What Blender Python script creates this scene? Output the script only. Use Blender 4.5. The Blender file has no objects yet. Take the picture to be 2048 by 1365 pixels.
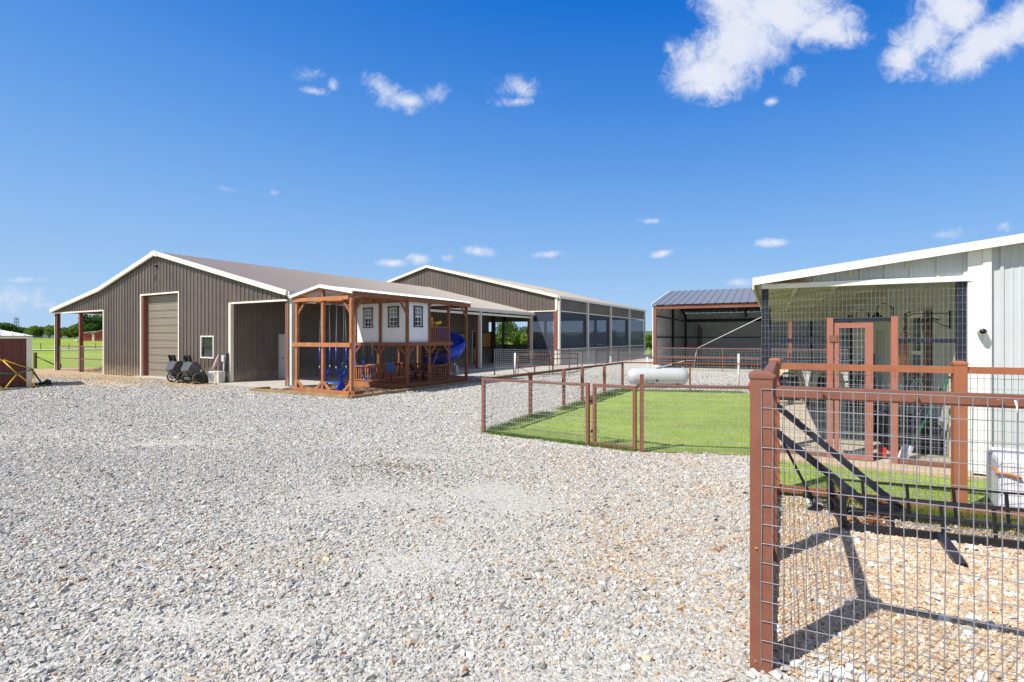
import bpy, math, random
import numpy as np
from mathutils import Vector, Matrix
R = math.radians
random.seed(7); rng = np.random.default_rng(11)
SC = bpy.context.scene
COL = SC.collection

# ------------------------------------------------------------------ camera, sky, sun, exposure
CAMZ = 1.95
cam = bpy.data.objects.new('camera', bpy.data.cameras.new('camera')); COL.objects.link(cam)
cam.location = (0, 0, CAMZ); cam.rotation_euler = (R(90), 0, 0)
cam.data.lens = 18; cam.data.sensor_width = 36; cam.data.shift_y = -7.5 / 2048
cam.data.clip_start = 0.05; cam.data.clip_end = 12000
SC.camera = cam
SC.view_settings.view_transform = 'Standard'; SC.view_settings.look = 'None'
SC.view_settings.gamma = 1; SC.view_settings.exposure = 0.38

SUN_AZ = (-0.845, -0.535); SUN_EL = 51.0
az = math.atan2(SUN_AZ[0], SUN_AZ[1])
sl = bpy.data.lights.new('sun', 'SUN'); sl.energy = 4.9; sl.angle = R(0.5); sl.color = (1, .955, .87)
so = bpy.data.objects.new('sun', sl); COL.objects.link(so)
tosun = Vector((SUN_AZ[0] * math.cos(R(SUN_EL)), SUN_AZ[1] * math.cos(R(SUN_EL)), math.sin(R(SUN_EL))))
so.rotation_euler = (-tosun).to_track_quat('-Z', 'Y').to_euler(); so.location = (-20, -10, 30)

W = bpy.data.worlds.new('World'); SC.world = W; W.use_nodes = True
NT = W.node_tree; NT.nodes.clear()
def wn(t, **k):
    n = NT.nodes.new(t)
    for a, b in k.items(): setattr(n, a, b)
    return n
def wl(a, b): NT.links.new(a, b)
def wm(op, a, b=None, c=None, clamp=False):
    n = wn('ShaderNodeMath', operation=op); n.use_clamp = clamp
    for i, v in enumerate((a, b, c)):
        if v is None: continue
        if isinstance(v, (int, float)): n.inputs[i].default_value = v
        else: wl(v, n.inputs[i])
    return n.outputs[0]
sky = wn('ShaderNodeTexSky', sky_type='NISHITA'); sky.sun_disc = False
sky.sun_elevation = R(SUN_EL); sky.sun_rotation = az; sky.altitude = 200
sky.air_density = 1.0; sky.dust_density = 0.35; sky.ozone_density = 2.2
hs = wn('ShaderNodeHueSaturation'); hs.inputs['Saturation'].default_value = 1.18
hs.inputs['Value'].default_value = 1.25
wl(sky.outputs[0], hs.inputs['Color'])
tc = wn('ShaderNodeTexCoord'); sp = wn('ShaderNodeSeparateXYZ'); wl(tc.outputs['Generated'], sp.inputs[0])
X, Y, Z = sp.outputs
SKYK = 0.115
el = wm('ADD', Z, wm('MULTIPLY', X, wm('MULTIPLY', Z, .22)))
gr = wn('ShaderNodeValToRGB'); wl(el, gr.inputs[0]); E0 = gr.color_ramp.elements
GS = [(0, (.42,.62,.86)), (.07, (.35,.57,.87)), (.18, (.235,.465,.85)), (.31, (.125,.345,.80)), (.43, (.052,.245,.73)), (.56, (.006,.165,.655)), (.68, (.05,.17,.5)), (1, (.14,.22,.40))]  # top stops, above the view, paled to make shadow fill less blue
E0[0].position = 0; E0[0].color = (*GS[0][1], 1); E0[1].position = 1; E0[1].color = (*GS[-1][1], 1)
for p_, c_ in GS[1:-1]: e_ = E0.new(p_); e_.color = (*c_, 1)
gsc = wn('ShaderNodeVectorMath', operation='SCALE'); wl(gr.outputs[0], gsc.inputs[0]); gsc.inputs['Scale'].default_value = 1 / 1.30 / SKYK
hz = wm('MULTIPLY', Y, -1.6); hz = wm('MAXIMUM', hz, 0); hz = wm('MINIMUM', hz, .75)   # pale sky added behind the camera for brighter, neutral shadow fill
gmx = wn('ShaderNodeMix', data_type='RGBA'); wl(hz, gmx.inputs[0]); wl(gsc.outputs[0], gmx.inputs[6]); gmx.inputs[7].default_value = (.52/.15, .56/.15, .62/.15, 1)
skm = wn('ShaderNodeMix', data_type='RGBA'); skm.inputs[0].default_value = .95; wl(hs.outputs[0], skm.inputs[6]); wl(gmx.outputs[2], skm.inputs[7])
ym = wm('MAXIMUM', Y, 0.02)
U = wm('DIVIDE', X, ym); V = wm('DIVIDE', Z, ym)
cmb = wn('ShaderNodeCombineXYZ'); wl(U, cmb.inputs[0]); wl(V, cmb.inputs[1])
nz = wn('ShaderNodeTexNoise'); nz.inputs['Scale'].default_value = 9; nz.inputs['Detail'].default_value = 9; nz.inputs['Roughness'].default_value = .62
nz.inputs['Distortion'].default_value = .6
wl(cmb.outputs[0], nz.inputs['Vector'])
nf = wn('ShaderNodeTexNoise'); nf.inputs['Scale'].default_value = 34; nf.inputs['Detail'].default_value = 8; nf.inputs['Roughness'].default_value = .7
nf.inputs['Distortion'].default_value = .9
wl(cmb.outputs[0], nf.inputs['Vector'])
# cloud banks, each an ellipse of directions: (px, py, rx, ry, tilt deg, density)
BL = [(1430,150,95,52,12,1.15),(1490,85,135,80,30,1.2),(1560,15,130,85,10,1.2),(1470,10,80,70,0,1.1),(1655,55,105,42,12,.95),(1690,70,70,26,0,.8),(1375,110,50,45,60,.8),
      (1810,118,50,40,35,1.0),(1850,70,85,58,50,1.15),(1900,10,95,70,30,1.15),(1985,75,110,50,28,1.1),(1930,118,85,40,25,1.05),(2050,40,90,55,25,1.1),(1543,204,16,13,0,.75),(1585,155,34,22,30,.7),
      (815,203,66,24,-5,.76),(762,176,46,28,-30,.72),(868,190,42,26,25,.7),(1040,178,62,30,0,.58),(1035,204,55,13,0,.66),(625,183,36,12,-8,.66),(668,170,13,17,-20,.66),(610,150,40,18,0,.5),
      (778,526,42,9,0,.85),(838,518,28,14,0,.85),(898,516,22,11,0,.8),(955,503,36,12,-8,.95),(1100,509,40,9,5,.85),(1328,507,26,9,10,.82),(1303,443,30,7,0,.62),(1550,486,42,11,3,.85),
      (1890,470,60,16,5,.52),(2010,452,24,12,10,.6),(1475,566,40,10,0,.6),(1240,576,26,7,0,.52),(1380,590,60,8,0,.5),(20,598,130,26,3,.55),(110,612,90,15,0,.5),(60,560,60,8,0,.4),
      (455,380,20,9,-10,.5),(552,385,14,8,0,.5),(1080,600,30,6,0,.4),(900,600,30,6,0,.4)]
acc = None
for (px, py, rx, ry, tl, dn) in BL:
    mp = wn('ShaderNodeMapping'); mp.vector_type = 'TEXTURE'
    mp.inputs['Location'].default_value = ((px - 1024) / 1024, (675 - py) / 1024, 0)
    mp.inputs['Rotation'].default_value = (0, 0, R(tl)); mp.inputs['Scale'].default_value = (rx / 1024, ry / 1024, 1)
    wl(cmb.outputs[0], mp.inputs['Vector'])
    ln = wn('ShaderNodeVectorMath', operation='LENGTH'); wl(mp.outputs[0], ln.inputs[0])
    e = wm('SUBTRACT', 1.38, ln.outputs['Value']); e = wm('MAXIMUM', e, 0); e = wm('MINIMUM', e, 1.25); e = wm('MULTIPLY', e, dn)
    acc = e if acc is None else wm('SMOOTH_MAX', acc, e, .12)
n2 = wm('SUBTRACT', nz.outputs['Fac'], .5); n2 = wm('MULTIPLY', n2, 1.7)
n3 = wm('SUBTRACT', nf.outputs['Fac'], .5); n3 = wm('MULTIPLY', n3, 1.35)
dens = wm('ADD', acc, n2); dens = wm('ADD', dens, n3)
mr = wn('ShaderNodeMapRange', interpolation_type='SMOOTHSTEP'); wl(dens, mr.inputs[0])
mr.inputs[1].default_value = .18; mr.inputs[2].default_value = 1.28
has = wm('GREATER_THAN', acc, .16); front = wm('GREATER_THAN', Y, .1)
cf = wm('MULTIPLY', mr.outputs[0], has); cf = wm('MULTIPLY', cf, front); cf = wm('MULTIPLY', cf, .93)
shade = wn('ShaderNodeValToRGB'); sh0 = wm('ADD', wm('MULTIPLY', nz.outputs['Fac'], 1.1), wm('MULTIPLY', dens, .22)); wl(sh0, shade.inputs[0])
shade.color_ramp.elements[0].position = .4; shade.color_ramp.elements[0].color = (4.3, 4.9, 6.3, 1)
shade.color_ramp.elements[1].position = 1.0; shade.color_ramp.elements[1].color = (5.7, 5.85, 6.3, 1)
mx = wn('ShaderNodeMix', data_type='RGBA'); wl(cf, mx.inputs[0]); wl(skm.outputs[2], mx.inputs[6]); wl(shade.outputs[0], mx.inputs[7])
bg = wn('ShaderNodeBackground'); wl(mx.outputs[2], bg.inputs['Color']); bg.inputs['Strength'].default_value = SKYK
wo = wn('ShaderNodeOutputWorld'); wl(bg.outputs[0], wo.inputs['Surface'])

# ------------------------------------------------------------------ materials
def mat(name, col, rough=.6, metal=0., var=.08, scale=8., bump=0., bscale=40., col2=None, dirt=0., spec=.5, stretch=(1,1,1), coat=0., detail=5, base=0., sheets=False):
    m = bpy.data.materials.new(name); m.use_nodes = True; t = m.node_tree; b = t.nodes['Principled BSDF']
    b.inputs['Roughness'].default_value = rough; b.inputs['Metallic'].default_value = metal
    b.inputs['Specular IOR Level'].default_value = spec; b.inputs['Coat Weight'].default_value = coat
    c = t.nodes.new('ShaderNodeTexCoord'); mp = t.nodes.new('ShaderNodeMapping'); mp.inputs['Scale'].default_value = stretch
    t.links.new(c.outputs['Object'], mp.inputs[0])
    n = t.nodes.new('ShaderNodeTexNoise'); n.inputs['Scale'].default_value = scale; n.inputs['Detail'].default_value = detail; n.inputs['Roughness'].default_value = .6
    t.links.new(mp.outputs[0], n.inputs['Vector'])
    r = t.nodes.new('ShaderNodeValToRGB'); t.links.new(n.outputs['Fac'], r.inputs[0])
    c2 = col2 or tuple(min(1, x * (1 + var)) for x in col); c1 = tuple(x * (1 - var) for x in col) if not col2 else col
    r.color_ramp.elements[0].position = .3; r.color_ramp.elements[1].position = .7
    r.color_ramp.elements[0].color = (*c1, 1); r.color_ramp.elements[1].color = (*c2, 1)
    out = r.outputs[0]
    if sheets:      # each metal sheet weathers to a slightly different tone
        sx = t.nodes.new('ShaderNodeSeparateXYZ'); t.links.new(c.outputs['Object'], sx.inputs[0])
        def q_(op, a, b2):
            k_ = t.nodes.new('ShaderNodeMath'); k_.operation = op
            for i_, v_ in enumerate((a, b2)):
                if isinstance(v_, (int, float)): k_.inputs[i_].default_value = v_
                else: t.links.new(v_, k_.inputs[i_])
            return k_.outputs[0]
        fl = q_('FLOOR', q_('MULTIPLY', q_('ADD', sx.outputs[0], sx.outputs[1]), 1.149), 0); wnn = t.nodes.new('ShaderNodeTexWhiteNoise'); wnn.noise_dimensions = '1D'; t.links.new(fl, wnn.inputs['W'])
        vs_ = t.nodes.new('ShaderNodeVectorMath'); vs_.operation = 'SCALE'; t.links.new(out, vs_.inputs[0]); t.links.new(q_('ADD', q_('MULTIPLY', wnn.outputs['Value'], .2), .9), vs_.inputs['Scale']); out = vs_.outputs[0]
    if dirt:
        g = t.nodes.new('ShaderNodeTexNoise'); g.inputs['Scale'].default_value = 1.3; g.inputs['Detail'].default_value = 8
        t.links.new(c.outputs['Object'], g.inputs['Vector'])
        rr = t.nodes.new('ShaderNodeMapRange'); rr.inputs[1].default_value = .45; rr.inputs[2].default_value = .75; rr.inputs[4].default_value = dirt
        t.links.new(g.outputs['Fac'], rr.inputs[0])
        mxx = t.nodes.new('ShaderNodeMix'); mxx.data_type = 'RGBA'; t.links.new(rr.outputs[0], mxx.inputs[0]); t.links.new(out, mxx.inputs[6])
        mxx.inputs[7].default_value = (.34, .28, .2, 1); out = mxx.outputs[2]
    t.links.new(out, b.inputs['Base Color'])
    if base:
        sp_ = t.nodes.new('ShaderNodeSeparateXYZ'); t.links.new(c.outputs['Object'], sp_.inputs[0]); g2 = t.nodes.new('ShaderNodeTexNoise'); g2.inputs['Scale'].default_value = 3.5; g2.inputs['Detail'].default_value = 6
        t.links.new(c.outputs['Object'], g2.inputs['Vector']); mm = t.nodes.new('ShaderNodeMath'); mm.operation = 'MULTIPLY_ADD'; mm.inputs[1].default_value = -.9; t.links.new(g2.outputs['Fac'], mm.inputs[0]); t.links.new(sp_.outputs[2], mm.inputs[2])
        rq = t.nodes.new('ShaderNodeMapRange'); rq.inputs[1].default_value = .15; rq.inputs[2].default_value = -.40; rq.inputs[4].default_value = base; t.links.new(mm.outputs[0], rq.inputs[0])
        mq = t.nodes.new('ShaderNodeMix'); mq.data_type = 'RGBA'; t.links.new(rq.outputs[0], mq.inputs[0]); t.links.new(out, mq.inputs[6]); mq.inputs[7].default_value = (.42, .34, .24, 1); t.links.new(mq.outputs[2], b.inputs['Base Color'])
    if bump:
        q = t.nodes.new('ShaderNodeTexNoise'); q.inputs['Scale'].default_value = bscale; q.inputs['Detail'].default_value = 4
        t.links.new(mp.outputs[0], q.inputs['Vector'])
        bp = t.nodes.new('ShaderNodeBump'); bp.inputs['Strength'].default_value = bump; bp.inputs['Distance'].default_value = .01
        t.links.new(q.outputs['Fac'], bp.inputs['Height']); t.links.new(bp.outputs[0], b.inputs['Normal'])
    return m
M = {}
M['brown'] = mat('brown_siding', (.15, .122, .105), .38, 0, .1, 1.2, dirt=.15, base=.7, sheets=True)
M['brownroof'] = mat('brown_roof', (.185, .15, .135), .5, 0, .06, 1.5)
M['cream'] = mat('cream_trim', (.78, .735, .615), .45, 0, .05, 3)
M['creampost'] = mat('cream_post', (.62, .6, .52), .5, 0, .06, 3)
M['doorbrown'] = mat('garage_door_paint', (.25, .215, .165), .45, 0, .05, 2)
M['whitedoor'] = mat('white_door_paint', (.66, .68, .72), .5, 0, .04, 2)
M['redsteel'] = mat('red_primer_steel', (.24, .075, .055), .6, 0, .18, 5, bump=.2)
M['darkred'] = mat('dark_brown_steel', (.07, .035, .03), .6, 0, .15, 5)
M['grayslab'] = mat('concrete', (.45, .42, .37), .9, 0, .12, 2.5, bump=.3, bscale=60, dirt=.3)
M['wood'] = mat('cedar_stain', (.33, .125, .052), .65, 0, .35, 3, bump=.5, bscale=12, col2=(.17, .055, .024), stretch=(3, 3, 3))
M['woodlit'] = mat('cedar_stain_sunlit', (.50, .21, .08), .65, 0, .35, 4, bump=.5, bscale=14, col2=(.34, .125, .05))  # same cedar in a lighter colour: sunlight painted into the front timbers
M['timber'] = mat('landscape_timber', (.36, .25, .13), .85, 0, .3, 4, bump=.5, col2=(.22, .15, .08))
M['yellowwood'] = mat('yellow_pine_boards', (.55, .33, .09), .6, 0, .3, 2, col2=(.42, .22, .055), stretch=(8, 8, .7))
M['whitewall'] = mat('white_board', (.82, .83, .85), .6, 0, .04, 2)
M['black'] = mat('black_paint', (.012, .013, .018), .4, 0, .3, 6)
M['navy'] = mat('navy_black_steel', (.018, .022, .04), .38, 0, .5, 9, bump=.2)
M['blackpl'] = mat('black_plastic', (.055, .057, .062), .42, 0, .25, 6, bump=.2, col2=(.11, .11, .115))
M['tire'] = mat('rubber', (.09, .08, .065), .8, 0, .3, 12)
M['blue'] = mat('blue_plastic', (.006, .055, .5), .3, 0, .08, 4)
M['blueswing'] = mat('light_blue_plastic', (.015, .16, .62), .35, 0, .08, 4)
M['yellow'] = mat('yellow_plastic', (.75, .42, .015), .4, 0, .06, 4)
M['galv'] = mat('galvanised_wire', (.33, .33, .37), .45, .55, .15, 30)
M['galvd'] = mat('galvanised_wire_dull', (.42, .43, .44), .6, .25, .12, 30)
M['chain'] = mat('zinc_chain', (.55, .56, .58), .4, .6, .1, 30)
M['rust'] = mat('rust_brown_pipe', (.24, .088, .052), .55, 0, .3, 9, bump=.12, bscale=40, col2=(.19, .06, .038), dirt=.22)
M['rustorange'] = mat('rust_orange_pipe', (.36, .135, .06), .6, 0, .3, 6, bump=.15, bscale=60, col2=(.3, .1, .05))  # lighter, more orange rust colour for the back pen fence
M['rustyel'] = mat('rust_bloom', (.40, .17, .05), .85, 0, .4, 30, bump=.5)
M['salmon'] = mat('salmon_primer_steel', (.40, .155, .105), .6, 0, .15, 9, bump=.3, col2=(.37, .135, .085))
M['galvwall'] = mat('galvalume_panel', (.74, .77, .80), .45, .0, .1, 1.3)
M['graywall'] = mat('light_grey_siding', (.52, .55, .575), .4, 0, .05, 1.5, dirt=.08, base=.3)
M['whitetrim'] = mat('white_trim', (.8, .8, .76), .45, 0, .03, 3)
M['creamin'] = mat('cream_soffit', (.58, .56, .42), .6, 0, .06, 3)
M['bluroof'] = mat('charcoal_roof', (.20, .205, .235), .4, .15, .08, 2)
M['whitemetal'] = mat('white_metal_roof', (.72, .74, .76), .4, 0, .05, 3)
M['maroon'] = mat('maroon_panel', (.13, .032, .024), .55, 0, .12, 3)
M['tank'] = mat('silver_tank_paint', (.56, .57, .59), .33, .15, .05, 3)
M['beigepl'] = mat('beige_plastic', (.5, .44, .32), .55, 0, .08, 5)
M['green'] = mat('green_tube', (.012, .19, .07), .4, 0, .1, 5)
M['yeltube'] = mat('yellow_tube', (.72, .42, .03), .4, 0, .08, 5)
M['violet'] = mat('violet_tube', (.35, .3, .5), .4, 0, .08, 5)
M['copper'] = mat('copper_tube', (.6, .26, .12), .3, .7, .1, 8)
M['brownwood'] = mat('dark_wood_shutter', (.13, .075, .04), .7, 0, .3, 8)
M['orange'] = mat('orange_strap', (.8, .25, .02), .6)
M['redpl'] = mat('red_plastic', (.6, .05, .04), .5)
M['whitepl'] = mat('white_wrap', (.72, .73, .8), .35, 0, .06, 7, bump=1.0, bscale=14)
M['hay'] = mat('straw', (.45, .31, .12), .9, 0, .3, 10)
M['redbarn'] = mat('red_barn_paint', (.36, .06, .05), .6, 0, .1, 1)
M['tower'] = mat('lattice_steel', (.16, .18, .22), .6)
M['bark'] = mat('bark', (.09, .065, .045), .9, 0, .3, 4)
M['fabricbw'] = None
def glass(name, c=(.02, .03, .04), r=.08):
    m = mat(name, c, r, 0, .2, 3); return m
M['glass'] = glass('dark_glass')
M['glasst'] = glass('teal_glass', (.03, .10, .12), .12)
M['winlite'] = glass('pale_pane', (.25, .28, .3), .1)
def screen_mat(name, col, trans, rough=.8):
    m = bpy.data.materials.new(name); m.use_nodes = True; t = m.node_tree; b = t.nodes['Principled BSDF']
    b.inputs['Base Color'].default_value = (*col, 1); b.inputs['Roughness'].default_value = rough
    c = t.nodes.new('ShaderNodeTexCoord'); w = t.nodes.new('ShaderNodeTexNoise'); w.inputs['Scale'].default_value = .8
    t.links.new(c.outputs['Object'], w.inputs['Vector'])
    mr = t.nodes.new('ShaderNodeMapRange'); mr.inputs[3].default_value = trans - .05; mr.inputs[4].default_value = trans + .05
    t.links.new(w.outputs['Fac'], mr.inputs[0])
    tr = t.nodes.new('ShaderNodeBsdfTransparent'); ms = t.nodes.new('ShaderNodeMixShader')
    t.links.new(mr.outputs[0], ms.inputs[0]); t.links.new(b.outputs[0], ms.inputs[1]); t.links.new(tr.outputs[0], ms.inputs[2])
    t.links.new(ms.outputs[0], t.nodes['Material Output'].inputs['Surface']); return m
M['screen'] = screen_mat('shade_screen', (.035, .042, .075), .16)
M['expanded'] = screen_mat('expanded_metal', (.02, .02, .025), .5)
def zebra():
    m = mat('black_white_hide', (.5, .48, .45), .8); t = m.node_tree
    r = [n for n in t.nodes if n.type == 'VALTORGB'][0]; n = [n for n in t.nodes if n.type == 'TEX_NOISE'][0]
    n.inputs['Scale'].default_value = 22; r.color_ramp.elements[0].position = .48; r.color_ramp.elements[1].position = .52
    r.color_ramp.elements[0].color = (.012, .012, .014, 1); return m
M['fabricbw'] = zebra()

# ------------------------------------------------------------------ mesh helpers
class MB:
    def __init__(s): s.v = []; s.f = []; s.sm = []
    def add(s, vs, fs, smooth=False):
        n = len(s.v); s.v += [tuple(v) for v in vs]; s.f += [tuple(i + n for i in f) for f in fs]; s.sm += [smooth] * len(fs)
    def box(s, x0, x1, y0, y1, z0, z1):
        s.add([(x0,y0,z0),(x1,y0,z0),(x1,y1,z0),(x0,y1,z0),(x0,y0,z1),(x1,y0,z1),(x1,y1,z1),(x0,y1,z1)],
              [(0,3,2,1),(4,5,6,7),(0,1,5,4),(1,2,6,5),(2,3,7,6),(3,0,4,7)])
    def beam(s, p, q, w, h, up=(0,0,1)):
        p = Vector(p); q = Vector(q); d = (q - p).normalized(); u = Vector(up)
        sd = d.cross(u)
        if sd.length < 1e-4: sd = d.cross(Vector((1,0,0)))
        sd.normalize(); u = sd.cross(d).normalized(); a = sd * w / 2; b = u * h / 2
        s.add([p-a-b,p+a-b,p+a+b,p-a+b,q-a-b,q+a-b,q+a+b,q-a+b], [(0,1,2,3),(4,7,6,5),(0,4,5,1),(1,5,6,2),(2,6,7,3),(3,7,4,0)])
    def tube(s, p, q, r, n=8, r2=None, caps=True):
        s.path([p, q], [r, r if r2 is None else r2], n, caps)
    def path(s, pts, r, n=8, caps=True, closed=False):
        pts = [Vector(p) for p in pts]; k = len(pts); rs = r if isinstance(r, (list, tuple)) else [r] * k
        base = len(s.v); pd = None
        for i, p in enumerate(pts):
            if closed: d = pts[(i + 1) % k] - pts[i - 1]
            else: d = pts[min(i + 1, k - 1)] - pts[max(i - 1, 0)]
            d.normalize()
            if pd is None:
                a = d.orthogonal().normalized()
            else:
                a = (a - d * a.dot(d)).normalized()
            pd = d; b = d.cross(a)
            for j in range(n):
                t = 2 * math.pi * j / n; s.v.append(tuple(p + (a * math.cos(t) + b * math.sin(t)) * rs[i]))
        m = k if closed else k - 1
        for i in range(m):
            i2 = (i + 1) % k
            for j in range(n):
                j2 = (j + 1) % n
                s.f.append((base + i * n + j, base + i * n + j2, base + i2 * n + j2, base + i2 * n + j)); s.sm.append(n > 4)
        if caps and not closed:
            s.f.append(tuple(base + j for j in range(n))[::-1]); s.sm.append(False)
            s.f.append(tuple(base + (k - 1) * n + j for j in range(n))); s.sm.append(False)
    def prism(s, poly, d):     # planar polygon (3D points) pushed by vector d
        n = len(poly); d = Vector(d); a = [Vector(p) for p in poly]
        s.add(a + [p + d for p in a], [tuple(range(n))[::-1], tuple(range(n, 2 * n))] + [(i, (i + 1) % n, (i + 1) % n + n, i + n) for i in range(n)])
    def lathe(s, prof, c=(0,0,0), n=20, axis='z'):
        base = len(s.v)
        for (r, z) in prof:
            for j in range(n):
                t = 2 * math.pi * j / n; x, y = r * math.cos(t), r * math.sin(t)
                p = (x, y, z) if axis == 'z' else ((z, x, y) if axis == 'x' else (x, z, y))
                s.v.append((c[0] + p[0], c[1] + p[1], c[2] + p[2]))
        for i in range(len(prof) - 1):
            for j in range(n):
                j2 = (j + 1) % n; s.f.append((base+i*n+j, base+i*n+j2, base+(i+1)*n+j2, base+(i+1)*n+j)); s.sm.append(True)
    def ribbed(s, o, du, L, dv, lo, hi, nrm, sp=.2, w=.035, h=.022, holes=(), brk=(), minor=0):
        """sheet with ribs; o + du*s + dv*v + nrm*off; lo, hi are functions of s or numbers"""
        o = Vector(o); du = Vector(du).normalized(); dv = Vector(dv).normalized(); nrm = Vector(nrm).normalized()
        LO = lo if callable(lo) else (lambda x: lo); HI = hi if callable(hi) else (lambda x: hi)
        pr = [(0., 0.)]; x = sp / 2
        while x < L - w:
            pr += [(x - w/2 - h*.5, 0.), (x - w/2, h), (x + w/2, h), (x + w/2 + h*.5, 0.)]
            if minor and x + sp / 2 < L - .05:
                for q in (.36, .64):
                    c = x + sp * q; pr += [(c - .018, 0.), (c - .009, minor), (c + .009, minor), (c + .018, 0.)]
            x += sp
        pr.append((L, 0.)); xs = [p[0] for p in pr]; hs_ = [p[1] for p in pr]
        extra = set(brk)
        for hh in holes: extra |= {hh[0], hh[1]}
        for e in extra:
            if 0 < e < L: xs.append(e); hs_.append(float(np.interp(e, [p[0] for p in pr], [p[1] for p in pr])))
        od = sorted(range(len(xs)), key=lambda i: xs[i]); xs = [xs[i] for i in od]; hs_ = [hs_[i] for i in od]
        for i in range(len(xs) - 1):
            a, b = xs[i], xs[i+1]
            if b - a < 1e-6: continue
            m = (a + b) / 2; spans = [(None, None)]
            for hh in holes:
                if hh[0] < m < hh[1]: spans = [(None, hh[2]), (hh[3], None)]
            for (v0, v1) in spans:
                l0, l1 = (LO(a), LO(b)) if v0 is None else (v0, v0)
                t0, t1 = (HI(a), HI(b)) if v1 is None else (v1, v1)
                if t0 - l0 < 1e-4 and t1 - l1 < 1e-4: continue
                s.add([o+du*a+dv*l0+nrm*hs_[i], o+du*b+dv*l1+nrm*hs_[i+1], o+du*b+dv*t1+nrm*hs_[i+1], o+du*a+dv*t0+nrm*hs_[i]], [(0,1,2,3)])
    def obj(s, name, m, parent=None, bevel=0):
        me = bpy.data.meshes.new(name); me.from_pydata(s.v, [], s.f); me.polygons.foreach_set('use_smooth', s.sm)
        me.materials.append(m); me.update()
        o = bpy.data.objects.new(name, me); COL.objects.link(o)
        if parent: o.parent = parent
        if bevel:
            b = o.modifiers.new('bevel', 'BEVEL'); b.width = bevel; b.segments = 2; b.limit_method = 'ANGLE'
        return o

def tag(o, label, cat, group=None):
    o['label'] = label; o['category'] = cat
    if group: o['group'] = group
    return o
def thing(name, label, cat, loc=(0,0,0), rz=0, group=None):
    o = bpy.data.objects.new(name, None); COL.objects.link(o); o.location = loc; o.rotation_euler = (0, 0, R(rz)); o.empty_display_size = .2
    return tag(o, label, cat, group)
def struct(o, kind='structure'): o['kind'] = kind; return o
def dup(root, label=None, loc=None, rz=None):
    r = root.copy(); COL.objects.link(r)
    if label: r['label'] = label
    if loc: r.location = loc
    if rz is not None: r.rotation_euler = (0, 0, R(rz))
    for ch in list(root.children):
        c = ch.copy(); COL.objects.link(c); c.parent = r
        for g in list(ch.children):
            d = g.copy(); COL.objects.link(d); d.parent = c
    return r
def pb(name, m, parent, *boxes, bevel=0):
    b = MB()
    for x in boxes: b.box(*x)
    return b.obj(name, m, parent, bevel)
def pbeam(name, m, parent, *beams, bevel=0):
    b = MB()
    for x in beams: b.beam(*x)
    return b.obj(name, m, parent, bevel)
def each(name, m, parent, *beams, bevel=0):
    for x in beams: pbeam(name, m, parent, x, bevel=bevel)
def eachb(name, m, parent, *boxes, bevel=0):
    for x in boxes: pb(name, m, parent, x, bevel=bevel)
def gp(px, py, z=0.):          # ground point seen at a full-size photo pixel
    d = (CAMZ - z) * 1024 / (py - 675); return ((px - 1024) / 1024 * d, d)

def vnoise(x, y, sc, seed):
    g = np.random.default_rng(seed).random((64, 64)); x = x / sc + 1000; y = y / sc + 1000
    xi = np.floor(x).astype(int); yi = np.floor(y).astype(int); fx = x - xi; fy = y - yi
    fx = fx*fx*(3-2*fx); fy = fy*fy*(3-2*fy)
    a = g[xi % 64, yi % 64]; b = g[(xi+1) % 64, yi % 64]; c = g[xi % 64, (yi+1) % 64]; d = g[(xi+1) % 64, (yi+1) % 64]
    return (a*(1-fx)+b*fx)*(1-fy) + (c*(1-fx)+d*fx)*fy
def inside(x, y, poly):
    r = np.zeros(x.shape, bool); n = len(poly)
    for i in range(n):
        x0, y0 = poly[i]; x1, y1 = poly[(i+1) % n]
        if y0 == y1: continue
        c = ((y0 > y) != (y1 > y)) & (x < (x1-x0)*(y-y0)/(y1-y0)+x0); r ^= c
    return r
def flat(name, poly, z, m, kind='structure'):
    b = MB(); b.add([(p[0], p[1], z) for p in poly], [tuple(range(len(poly)))])
    return struct(b.obj(name, m), kind)

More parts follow.
